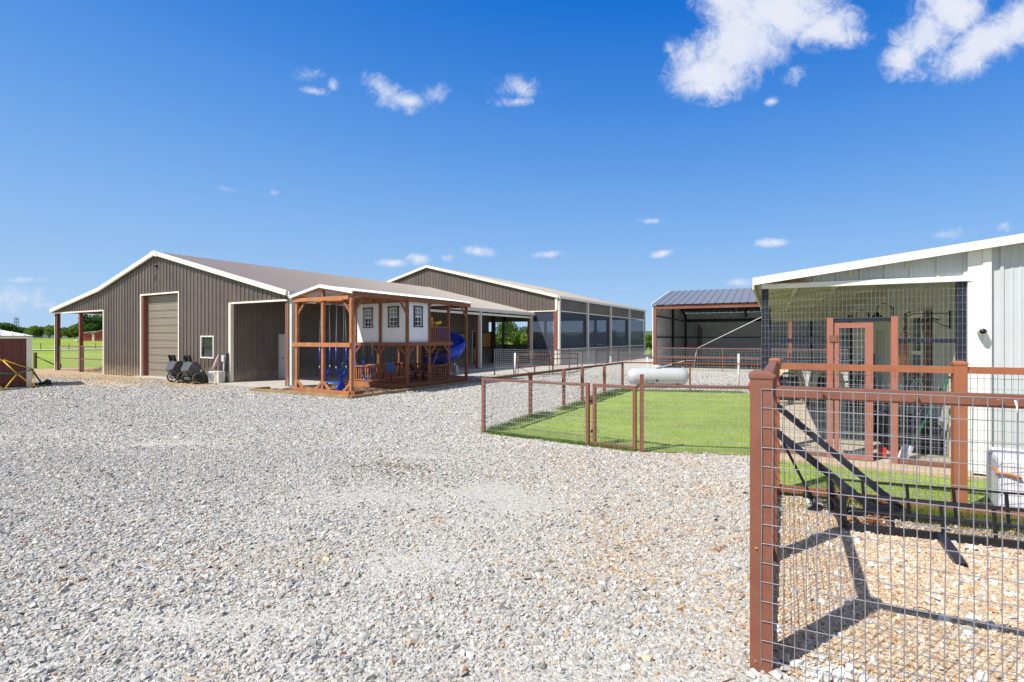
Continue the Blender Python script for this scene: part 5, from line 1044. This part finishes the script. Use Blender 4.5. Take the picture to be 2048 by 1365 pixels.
# landscape timbers
for p, q_, lab in (((-9.5, 18.6), (-7.3, 17.42), 'pale timber edging at the left front of the mulch bed'), ((-7.3, 17.4), (-5.15, 16.2), 'pale timber edging right in front of the swing frame'), ((-5.12, 16.2), (-3.3, 19.2), 'timber edging along the right side of the mulch, nearest half'), ((-3.3, 19.2), (-1.25, 22.65), 'timber edging along the right side of the mulch, farther half'), ((-9.5, 18.65), (-9.15, 19.3), 'short pale timber returning toward the barn post')):
    o = pbeam('landscape_timber', M['timber'], None, ((0,0,.045), (q_[0]-p[0], q_[1]-p[1], .045), .12, .11), bevel=.01); o.location = (p[0], p[1], 0); tag(o, lab, 'timber', 'timbers around the mulch bed')
q = thing('utility_pedestal', 'small white utility box on a post beside the slide', 'utility box', (-2.62, 23.5, 0), -30); pb('box', M['creampost'], q, (-.16, .0, -.08, .08, .35, .75), (.02, .14, -.08, .08, .32, .66)); pb('post', M['creampost'], q, (-.05, .05, -.05, .05, 0, .35))
b = MB(); b.tube((0,0,.08), (.5,-.1,.07), .07, 8); o = b.obj('log', M['timber']); o.location = (-2.75, 23.0, 0); tag(o, 'short pale log lying by the utility box', 'log')
b = MB()
for i in range(14): b.path([(random.uniform(-.5,.5), random.uniform(-.25,.25), random.uniform(.02,.16)) for _ in range(3)], .02, 4)
o = b.obj('crumpled_tarp', mat('blue_grey_tarp', (.3, .4, .5), .4)); o.location = (-1.7, 22.5, 0); tag(o, 'crumpled pale blue plastic at the far corner of the mulch bed', 'plastic')

# ================================================================== things by the brown barn
def cart(bx, label, first=None):
    c = loc2w(B1, bx, -.78)
    if first: return dup(first, label, (c[0], c[1], 0))
    q = thing('dump_cart', label, 'cart', (c[0], c[1], 0), YAW, 'plastic dump carts standing on end')
    P = [(-.24, .95), (-.08, .93), (.44, .13), (.36, .02), (-.06, .16), (-.42, .58)]; b = MB()
    n = len(P); V_ = [(-.33 if i in (0,1,2,3) else -.27, p[0], p[1]) for i, p in enumerate(P)] + [(.33 if i in (0,1,2,3) else .27, p[0], p[1]) for i, p in enumerate(P)]
    b.add(V_, [tuple(range(n))[::-1], tuple(range(n, 2*n))] + [(i, (i+1) % n, (i+1) % n + n, i + n) for i in range(n)]); b.beam((-.36, -.1, .96), (-.36, .47, .1), .04, .05); b.beam((.36, -.1, .96), (.36, .47, .1), .04, .05)
    b.beam((0, -.28, .35), (0, -.44, .60), .3, .05); b.box(-.22, .22, -.30, -.16, .18, .30); b.obj('tub', M['blackpl'], q, .02)
    pb('decal', M['creampost'], q, (.335, .34, .05, .15, .5, .62))
    b = MB()
    for sx in (-.2, .2): b.beam((sx, -.22, .90), (sx*.9, -.30, 1.18), .05, .09, (0,1,0)); b.beam((sx*.5, -.16, .9), (sx*.5, -.30, 1.18), .05, .06, (0,1,0))
    b.beam((-.22, -.30, 1.18), (.22, -.30, 1.18), .06, .05); b.obj('handle', M['black'], q)
    for sx in (-.40, .40):
        b = MB(); ring(b, (sx, -.05, .245), .215, .03, 'x', 24, 8); w_ = b.obj('wheel', M['tire'], q); b = MB(); b.tube((sx-.03, -.05, .245), (sx+.03, -.05, .245), .05, 10)
        for k in range(6): a = k*math.pi/3+.3; b.beam((sx, -.05, .245), (sx, -.05+.19*math.cos(a), .245+.19*math.sin(a)), .03, .03, (1,0,0))
        b.obj('hub', M['black'], w_)
    b = MB(); b.tube((-.4, -.05, .245), (.4, -.05, .245), .014, 8); b.obj('axle', M['black'], q)
    return q
ct1 = cart(-5.05, 'black plastic dump cart standing on end, nearer to the barn window'); cart(-6.25, 'black plastic dump cart standing on end, nearer to the roll-up door', ct1)
c = loc2w(B1, -4.15, -.35); q = thing('air_conditioner', 'white outdoor air conditioner unit beside the dump carts', 'air conditioner', (c[0], c[1], .03), YAW)
pb('cabinet', M['creampost'], q, (-.36, .38, -.15, .15, 0, .50), bevel=.015); b = MB(); b.lathe([(0,0),(.19,0),(.19,.006)], (-.12, -.158, .26), 24, 'y'); b.obj('fan_opening', M['blackpl'], q); b = MB(); ring(b, (-.12, -.16, .26), .2, .014, 'y', 24, 5)
for k in range(10): b.box(-.30, .06, -.172, -.160, .075+k*.04, .082+k*.04)
for k in range(4): ring(b, (-.12, -.165, .26), .04+.04*k, .006, 'y', 16, 4)
b.obj('fan_grille', mat('grille_grey', (.45, .46, .46)), q); pb('badge', mat('blue_badge', (.03, .06, .3)), q, (.14, .26, -.158, -.151, .44, .47)); eachb('foot', M['black'], q, (-.35,-.25,-.15,.15,-.03,0), (.25,.35,-.15,.15,-.03,0))
c = loc2w(B1, -4.12, -.03); q = thing('electrical_box', 'small grey electrical box on the barn wall above the air conditioner', 'electrical box', (c[0], c[1], .92), YAW); pb('box', M['galvwall'], q, (-.09, .09, -.1, 0, 0, .26), bevel=.008); pb('conduit', M['galvwall'], q, (-.02, .02, -.05, -.01, -.7, 0)); pb('box_cover', M['creampost'], q, (-.08,.08,-.108,-.1,.02,.24))
c = loc2w(B1, -4.6, -.2); q = thing('rolled_umbrella', 'pinkish rolled parasol leaning on the barn wall', 'umbrella', (c[0], c[1], 0), YAW); b = MB(); b.path([(0,-.1,.55), (.08,-.02,.8), (.14,.05,1.05), (.17,.08,1.22)], [.03, .06, .05, .02], 8); b.obj('canopy', mat('faded_pink_cloth', (.55, .42, .42), .9), q); b = MB(); b.tube((-.1,-.25,0), (.0,-.1,.55), .018, 6); b.obj('pole', M['timber'], q)
c = loc2w(B1, -3.86, -.15); o = pbeam('dark_plank', M['black'], None, ((0,-.1,0), (.06,.04,1.28), .13, .04), ((-.03,-.14,0), (-.02,.0,.75), .05, .04)); o.location = (c[0], c[1], 0); tag(o, 'dark planks leaning on the cream corner beside the barn opening', 'plank')
c = loc2w(B1, -4.75, -.4); b = MB()
for i in range(9): x = i*.05-.2; b.path([(x, random.uniform(-.05,.05), 0), (x+.02, .05, .4), (x+random.uniform(-.05,.05), .1, .55+random.uniform(0,.2))], .006, 4)
for z in (.15, .3, .45): b.tube((-.2,0,z), (.22,.02,z), .006, 4)
o = b.obj('wire_roll', M['chain']); o.location = (c[0], c[1], 0); tag(o, 'piece of silver garden wire left of the air conditioner', 'wire')
c = loc2w(B1, -3.95, -.55); b = MB()
for i in range(7): x = i*.06-.2; b.tube((x, 0, 0), (x+.02, .05, .6 if i != 3 else 1.0), .006, 4)
for z in (.15, .3, .5): b.tube((-.2,0,z), (.2,.02,z), .006, 4)
o = b.obj('wire_trellis', M['chain']); o.location = (c[0]+.1, c[1], 0); tag(o, 'silver wire panel standing right in front of the air conditioner', 'wire')

# climbing dome
q = thing('climbing_dome', 'yellow and green geodesic climbing dome at the left edge', 'climbing frame', (-20.15, 19.4, 0), 12)
phi = (1+5**.5)/2; ico = [Vector(v).normalized() for v in [(-1,phi,0),(1,phi,0),(-1,-phi,0),(1,-phi,0),(0,-1,phi),(0,1,phi),(0,-1,-phi),(0,1,-phi),(phi,0,-1),(phi,0,1),(-phi,0,-1),(-phi,0,1)]]
E_ = set()
for i in range(12):
    for j in range(i+1, 12):
        if (ico[i]-ico[j]).length < 1.1: E_.add((i, j))
mids = {e: (ico[e[0]]+ico[e[1]]).normalized() for e in E_}; rotm = Matrix.Rotation(math.atan2(1, phi), 3, 'X')
nodes = {('v', i): rotm @ v for i, v in enumerate(ico)}; nodes.update({('m',)+e: rotm @ v for e, v in mids.items()}); ks = list(nodes)
RD, HD = 1.75, 1.30; cols_ = {'yellow_bar': (MB(), 'yeltube'), 'green_bar': (MB(), 'green'), 'violet_bar': (MB(), 'violet')}; jt = MB(); used = set()
for i in range(len(ks)):
    for j in range(i+1, len(ks)):
        a, c = nodes[ks[i]], nodes[ks[j]]
        if (a-c).length < .64 and a.z > -.12 and c.z > -.12:
            A_ = Vector((a.x*RD, a.y*RD, max(.03, a.z*HD))); C_ = Vector((c.x*RD, c.y*RD, max(.03, c.z*HD))); h = (i*7+j*3) % 11
            nm = 'violet_bar' if h == 5 else ('yellow_bar' if (i+j) % 2 else 'green_bar'); cols_[nm][0].tube(A_, C_, .021, 7)
            for k, P in ((i, A_), (j, C_)):
                if k not in used: used.add(k); jt.lathe([(0,-.03),(.04,-.015),(.04,.015),(0,.03)], tuple(P), 8)
for nm, (mb, mm) in cols_.items(): mb.obj(nm, M[mm], q)
jt.obj('joint', M['black'], q)
# dark lump on the gravel
b = MB()
for i in range(26):
    x, y = random.uniform(-.17,.17), random.uniform(-.12,.12); r = random.uniform(.035, .07); b.lathe([(0,-r),(r*.8,-r*.5),(r,0),(r*.7,r*.6),(0,r)], (x, y, max(r*.7, .24-abs(x)*.8)*random.uniform(.5, 1)), 7)
o = b.obj('dark_bundle', M['black']); o.location = (-18.7, 20.55, 0); tag(o, 'small black bundle lying on the gravel in front of the barn', 'bundle')

# ================================================================== propane tank
q = thing('propane_tank', 'silver horizontal propane tank standing on the gravel behind the lawn', 'tank', (5.62, 19.75, 0), -4)
prof = [(0,-1.18)]; RT = .33
for i in range(1, 9): a = math.pi/2*i/8; prof.append((RT*math.sin(a), -.85-RT*math.cos(a)))
prof += [(RT, .85)]
for i in range(1, 9): a = math.pi/2*i/8; prof.append((RT*math.cos(a), .85+RT*math.sin(a)))
b = MB(); b.lathe(prof, (0,0,.44), 32, 'x'); b.obj('shell', M['tank'], q)
b = MB(); b.lathe([(0,.0),(.16,0),(.17,.10),(.13,.15),(0,.16)], (-.02,0,.73), 20); b.obj('valve_dome', M['tank'], q)
for x in (-.7, .7): b = MB(); b.box(x-.05, x+.05, -.22, .22, .0, .18); b.obj('saddle', M['rust'], q)
b = MB(); b.path([(-.45,-.34,.28), (-.5,-.4,.22), (-.42,-.42,.18), (-.2,-.42,.2)], .012, 5); b.box(-.12,-.06,-.36,-.3,.26,.34); b.obj('fitting', M['black'], q); b = MB(); ring(b, (.95, 0, .76), .04, .01, 'y', 10, 5); b.obj('lifting_lug', M['tank'], q)
q = thing('red_fuel_can', 'small red can on the gravel right of the tank, beside the fence corner post', 'can', (8.75, 18.6, 0), 20); pb('body', M['redpl'], q, (-.14, .14, -.1, .1, 0, .3), bevel=.03); b = MB(); b.tube((.08,0,.28), (.16,0,.42), .02, 6); b.path([(-.1,0,.3),(-.08,0,.36),(.02,0,.36),(.04,0,.3)], .014, 5); b.obj('spout', M['redpl'], q)

# ================================================================== things in the pebble pen
q = thing('ramp_bar', 'upper black steel ramp arm leaning across the pen fence', 'ramp arm', (0, 0, 0), 0, 'black ramp arms leaning in the pen')
def arm(q, a, c, w=.075, h=.06):
    b = MB(); b.beam(a, c, w, .012); d = (Vector(c)-Vector(a)).normalized(); sd = d.cross(Vector((0,0,1))).normalized(); up = sd.cross(d)
    for s in (-1, 1): o_ = sd*(w/2)*s - up*h/2; b.beam(tuple(Vector(a)+o_), tuple(Vector(c)+o_), .012, h)
    for k in range(9): p = Vector(a).lerp(Vector(c), (k+.5)/9); b.beam(tuple(p-sd*w/2+up*.008), tuple(p+sd*w/2+up*.008), .01, .006)
    return b
A1, C1 = (3.06, 5.93, 1.20), (4.35, 5.60, .03); A2, C2 = (2.97, 5.78, .93), (4.02, 5.52, .04)
q.location = C1; arm(q, tuple(Vector(A1)-Vector(C1)), (0,0,0)).obj('channel', M['navy'], q)
q2 = thing('ramp_bar', 'lower black steel ramp arm leaning across the pen fence', 'ramp arm', C2, 0, 'black ramp arms leaning in the pen'); arm(q2, tuple(Vector(A2)-Vector(C2)), (0,0,0), .09, .07).obj('channel', M['navy'], q2); pb('hinge_foot', M['black'], q2, (-.12, .1, -.05, .05, -.04, .1))
q = thing('stand_rod', 'thin dark rod with a foot plate leaning on the pen fence left of the ramps', 'rod', (3.40, 5.75, 0)); b = MB(); b.tube((0,0,.08), (-.38,.22,1.0), .016, 8); b.obj('rod', M['navy'], q); b = MB(); b.beam((-.05,-.04,.02), (.07,.05,.03), .1, .03); b.tube((0,0,.0), (0,0,.14), .03, 8); b.tube((.05,.02,.05), (.35,-.05,.03), .02, 6); b.obj('foot', M['navy'], q)
q = thing('cargo_rack', 'black steel basket rack with mesh floor lying in the pebble pen', 'rack', (3.34, 5.16, 0), math.degrees(math.atan2(-.49, 1.37)))
LR, DR = 2.4, .52
b = MB(); b.box(0, LR, -.022, .022, .03, .085); b.box(0, LR, DR-.03, DR+.03, .03, .09); b.box(0, .05, .03, DR-.03, .03, .09); b.box(LR-.05, LR, .03, DR-.03, .03, .09)
b.obj('base_frame', M['black'], q, .004)
b = MB()
for z in (.21, .36): b.path([(.02,0,z-.06), (.03,0,z-.02), (.07,0,z), (LR-.07,0,z-.0), (LR-.04,0,z-.05)], .012, 8); b.path([(.02,DR,z-.04), (.04,DR,z+.01), (.08,DR,z+.03), (LR-.05,DR,z+.03)], .011, 8)
b.beam((.0,0,.04), (.0,0,.42), .05, .05, (1,0,0)); b.beam((.0,DR,.04), (.0,DR,.42), .05, .05, (1,0,0)); b.beam((0,0,.40), (0,DR,.42), .03, .04); b.beam((0,0,.2), (0,DR,.2), .03, .04); b.obj('side_rail', M['black'], q)
for x in (.42, .82, 1.22, 1.65, 2.1): each('upright', M['black'], q, ((x, 0, .09), (x-.015, 0, .36), .028, .012, (0,1,0)), ((x-.1, DR, .09), (x-.12, DR, .39), .028, .012, (0,1,0)))
b = MB(); b.add([(.05,.03,.075), (LR-.05,.03,.075), (LR-.05,DR-.03,.075), (.05,DR-.03,.075)], [(0,1,2,3)]) if False else None
x = .05
while x < LR + .5:
    for s in (1, -1):
        x0_, x1_ = x, x + s*(DR-.06)*.6
        if 0 < x1_ < LR and 0 < x0_ < LR: b.beam((x0_, .03, .075), (x1_, DR-.03, .075), .0022, .0022)
    x += .045
b.obj('mesh_floor', M['black'], q)
b = MB(); b.beam((.80, -.02, .075), (.72, -.62, .035), .07, .012); b.beam((.765,-.03,.05), (.685,-.62,.015), .01, .045); b.beam((.835,-.03,.05), (.755,-.62,.015), .01, .045); b.obj('hitch_bar', M['navy'], q)
b = MB(); rx = 0
for i in range(46):
    cx_, cy_ = 3.62 + random.gauss(.12, .11), 5.36 + random.gauss(0, .05); a = random.uniform(0, 3.1); z = .02 + random.random()*.05
    ring(b, (0,0,0), .02, .006, 'z', 8, 5) if False else None
    pts = [(cx_+.026*math.cos(t)*math.cos(a)-.015*math.sin(t)*math.sin(a), cy_+.026*math.cos(t)*math.sin(a)+.015*math.sin(t)*math.cos(a), z+.008*math.sin(t+i)) for t in np.linspace(0, 2*math.pi, 9)[:-1]]; b.path(pts, .0055, 5, closed=True)
o = b.obj('rusty_chain', M['rustyel']); tag(o, 'heap of rusty chain inside the black rack', 'chain')
b = MB(); ring(b, (0,0,0), .045, .003, 'z', 18, 5); o = b.obj('wire_ring', M['black']); o.location = (2.88, 3.6, .03); tag(o, 'thin dark wire ring lying on the pebbles', 'ring')
b = MB(); b.path([(0,0,0), (.05,-.02,.01), (.1,-.01,.005), (.14,.02,.01)], .004, 5); o = b.obj('pale_cord', M['whitetrim']); o.location = (3.2, 3.42, .028); tag(o, 'short pale cord lying on the pebbles right of the wire ring', 'cord')

# ================================================================== trees, far buildings
def tree(name, label, cat, x, y, h, w, base, tip, leaf=.3, n=2600, trunk=.25, group=None, z=None, low=.12, kids=14):
    z = float(terr(np.array(float(x)), np.array(float(y)))) if z is None else z
    q = thing(name, label, cat, (x, y, z), 0, group)
    cl = []
    for i in range(kids):
        a = rng.uniform(0, 2*np.pi); e = rng.uniform(-.5, 1.0); rr = rng.uniform(.35, .78)
        cl.append((rr*math.cos(a)*math.cos(e)*w/2, rr*math.sin(a)*math.cos(e)*w/2, h*(.5+low/2) + rr*math.sin(e)*h*(.5-low/2), rng.uniform(.2, .36)*min(w, h)*.9, rng.uniform(.7, 1.15)))
    cl = np.array(cl); k = rng.integers(0, kids, n); d = rng.normal(0, 1, (n, 3)); d /= np.linalg.norm(d, axis=1)[:, None]; rad = cl[k, 3] * (rng.uniform(.55, 1.08, n))
    c = cl[k, :3] + d * rad[:, None] * np.array([1, 1, .8]); c = c[c[:, 2] > h*low*.5]; k = k[:len(c)]; n = len(c)
    c[:, 2] = np.clip(c[:, 2], 0, h)
    u = rng.normal(0, 1, (n, 3)); u /= np.linalg.norm(u, axis=1)[:, None]; v = np.cross(u, rng.normal(0, 1, (n, 3))); v /= np.linalg.norm(v, axis=1)[:, None]
    s = leaf * rng.uniform(.5, 1.2, n)[:, None]; V_ = np.stack([c-u*s-v*s*.5, c+u*s*.2-v*s*.7, c+u*s+v*s*.4, c-u*s*.2+v*s*.7], 1).reshape(-1, 3)
    t = rng.random((n, 1)); cc = (np.array(base)*(1-t) + np.array(tip)*t) * cl[k, 4][:, None]
    o = bulk('crown', V_, np.arange(n*4).reshape(-1, 4), np.repeat(cc, 4, 0), M['leaf'], 4); o.parent = q
    b = MB(); b.path([(0,0,0), (.1*w*.2,0,h*.25), (0,.05*w,h*.55)], [trunk, trunk*.7, trunk*.3], 7)
    for i in range(5): c_ = cl[i]; b.path([(0,0,h*.2), (c_[0]*.5, c_[1]*.5, c_[2]*.7), (c_[0], c_[1], c_[2])], [trunk*.5, trunk*.3, trunk*.1], 5)
    b.obj('trunk', M['bark'], q); return q
def tp(px, d): return ((px-1024)/1024*d, d)
LT = [(8, 190, 6.2, 11, 'dark round tree above the small shed roof at the left edge', 0), (22, 240, 6, 12, 'low dark tree between the left edge and the lattice tower', 0), (62, 265, 4.2, 12, 'low hazy tree right of the lattice tower', 2), (82, 235, 6.6, 15, 'bright bushy tree in the pasture tree line, leftmost of the bright ones', 1), (98, 238, 6.2, 13, 'bright green tree just left of the lean-to corner post', 1),
      (122, 250, 5.6, 11, 'greyish green tree seen just right of the lean-to corner post', 2), (137, 255, 5.0, 12, 'pale low tree in the middle of the lean-to opening', 2), (149, 235, 4.8, 9, 'small bright tree left of the inner lean-to post', 1), (160, 190, 5.2, 6, 'bright tree hidden half behind the inner lean-to post', 1), (190, 165, 8.6, 9.5, 'big round dark green tree behind the red barn', 0), (205, 172, 8.0, 9, 'tall dark tree touching the brown barn wall edge', 0), (171, 160, 5.6, 4.6, 'dark tree left of the big round one', 0)]
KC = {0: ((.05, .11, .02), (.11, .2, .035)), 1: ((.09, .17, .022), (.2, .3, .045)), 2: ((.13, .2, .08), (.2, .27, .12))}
for px, d, h, w, lab, k in LT:
    x, y = tp(px, d); tree('field_tree', lab, 'tree', x, y, h, w, KC[k][0], KC[k][1], .42, 2600, .25, 'trees beyond the pasture')
RT_ = [(968, 95, 6.2, 8, 'bright tree seen past the end of the porch wall', 1), (985, 100, 5.8, 7, 'bright green tree left of the thin arena post', 1), (1008, 120, 6.5, 9, 'tree between the two dark arena posts', 1), (1027, 105, 8.6, 9, 'tall dark oak seen through the arena barn', 0), (1044, 102, 5.9, 7.5, 'lighter bushy tree right of the dark oak', 1), (1064, 108, 6.5, 9, 'dark tree behind the cream porch post', 0), (1086, 112, 5.7, 9, 'green tree seen through the folded corner screen', 1), (1112, 116, 6.2, 9, 'tree behind the red corner post of the arena barn', 0),
       (1140, 118, 5.6, 9, 'tree dimmed by the first side screen, left half', 0), (1160, 120, 6.6, 9, 'tree dimmed by the first side screen, right half', 0), (1190, 125, 6.0, 10, 'tree dimmed by the second side screen', 0), (1212, 128, 7.6, 9, 'taller tree dimmed by the second side screen', 0), (1240, 130, 6.0, 10, 'tree dimmed by the third side screen', 0), (1272, 120, 5.4, 8, 'tree at the far end of the side screens', 1),
       (1290, 92, 5.0, 6.5, 'bright green bushy tree in the gap left of the open shed', 1), (1303, 96, 5.8, 6.5, 'bright green tree touching the cream corner of the open shed', 1), (1283, 160, 5.5, 9, 'bluish far tree in the gap above the bright bushes', 2)]
for px, d, h, w, lab, k in RT_:
    x, y = tp(px, d); tree('oak_tree', lab, 'tree', x, y, h - (2.4 if 'oak' in lab else 3.0), w, KC[k][0], KC[k][1], .2, 4200, .25, 'trees behind the barns', low=.03)
# red barn in the pasture
x, y = tp(196, 150); q = thing('red_barn', 'small red barn with pale roof far off in the pasture', 'barn', (x, y, float(terr(np.array(x), np.array(y)))-.1), 20)
b = MB(); b.box(-3.6, 3.6, 0, 5, 0, 2.4); b.prism([(-1.6, -.02, 2.4), (3.6, -.02, 2.4), (1.0, -.02, 3.2)], (0, 5, 0)); b.obj('wall', M['redbarn'], q); pbeam('roof', M['whitemetal'], q, ((-4, 2.5, 2.5), (-1.0, 2.5, 2.9), 5.6, .12), ((-1.8, 2.5, 2.36), (1.0, 2.5, 3.26), 5.6, .1), ((1.0, 2.5, 3.26), (3.9, 2.5, 2.36), 5.6, .1)); pb('door', M['whitetrim'], q, (-1.4, -.9, -.06, .0, 0, 2.2), (2.2, 2.35, -.06, 0, 0, 2.2))
x, y = tp(172, 152); q = thing('parked_trailer', 'small white trailer parked left of the red barn', 'trailer', (x, y, float(terr(np.array(x), np.array(y)))), 5); pb('body', M['whitemetal'], q, (-1.6, 1.4, -.7, .7, .5, 1.2), (-.9, .7, -.6, .6, 1.2, 1.6)); b = MB()
for xx in (-1, .8): b.tube((xx, -.75, .35), (xx, .75, .35), .35, 12)
b.obj('wheels', M['black'], q)
x, y = tp(154, 140); b = MB(); b.lathe([(0,0),(.5,0),(.55,.25),(.3,.5),(0,.5)], (0,0,0), 12); o = b.obj('feed_tub', M['creampost']); o.location = (x, y, float(terr(np.array(x), np.array(y)))); tag(o, 'pale feed tub far out in the pasture', 'tub')
# lattice tower
x, y = tp(33, 620); q = thing('lattice_tower', 'steel lattice power-line tower on the left horizon', 'power tower', (x, y, -1)); b = MB(); HT = 27
for sx in (-1, 1):
    for sy in (-1, 1): b.beam((sx*5.2, sy*5.2, 0), (sx*1.5, sy*1.5, HT*.55), .42, .42); b.beam((sx*1.5, sy*1.5, HT*.55), (sx*1.2, sy*1.2, HT), .36, .36)
for z0, z1, r0, r1 in ((0, 5, 5.2, 4.0), (5, 10, 4.0, 2.7), (10, 14.8, 2.7, 1.5), (14.8, 19, 1.5, 1.4), (19, 23, 1.4, 1.3), (23, 27, 1.3, 1.2)):
    for s in (-1, 1): b.beam((-r0*s, -r0, z0), (r1*s, -r1, z1), .22, .22); b.beam((-r0*s, r0, z0), (r1*s, r1, z1), .22, .22)
    b.beam((-r1, -r1, z1), (r1, -r1, z1), .3, .3)
b.obj('steel_lattice', M['tower'], q); b = MB()
for z in (17, 21, 25): b.beam((-4.5, 0, z), (4.5, 0, z), .35, .35)
b.obj('cross_arm', M['tower'], q)
# far hills
b = MB(); V_ = []; th = np.radians(np.linspace(-60, 60, 160))
for i, t in enumerate(th):
    hgt = 6 + 10*vnoise(np.array([i*1.0]), np.array([3.]), 18, 2)[0] + 4*vnoise(np.array([i*1.0]), np.array([9.]), 5, 8)[0] + (8 if t > 0 else 2)*math.exp(-((t-.12)/.35)**2)
    for rr, z in ((1250, -8), (1400, hgt*.7), (1700, hgt), (2200, -8)): V_.append((rr*math.sin(t), rr*math.cos(t), z))
b.add(V_, [(4*i+j, 4*i+4+j, 4*i+5+j, 4*i+1+j) for i in range(159) for j in range(3)], True); hl = b.obj('hills', mat('wooded_hills', (.05, .085, .045), .9, 0, .3, .02, col2=(.09, .12, .05))); struct(hl)
#@@END
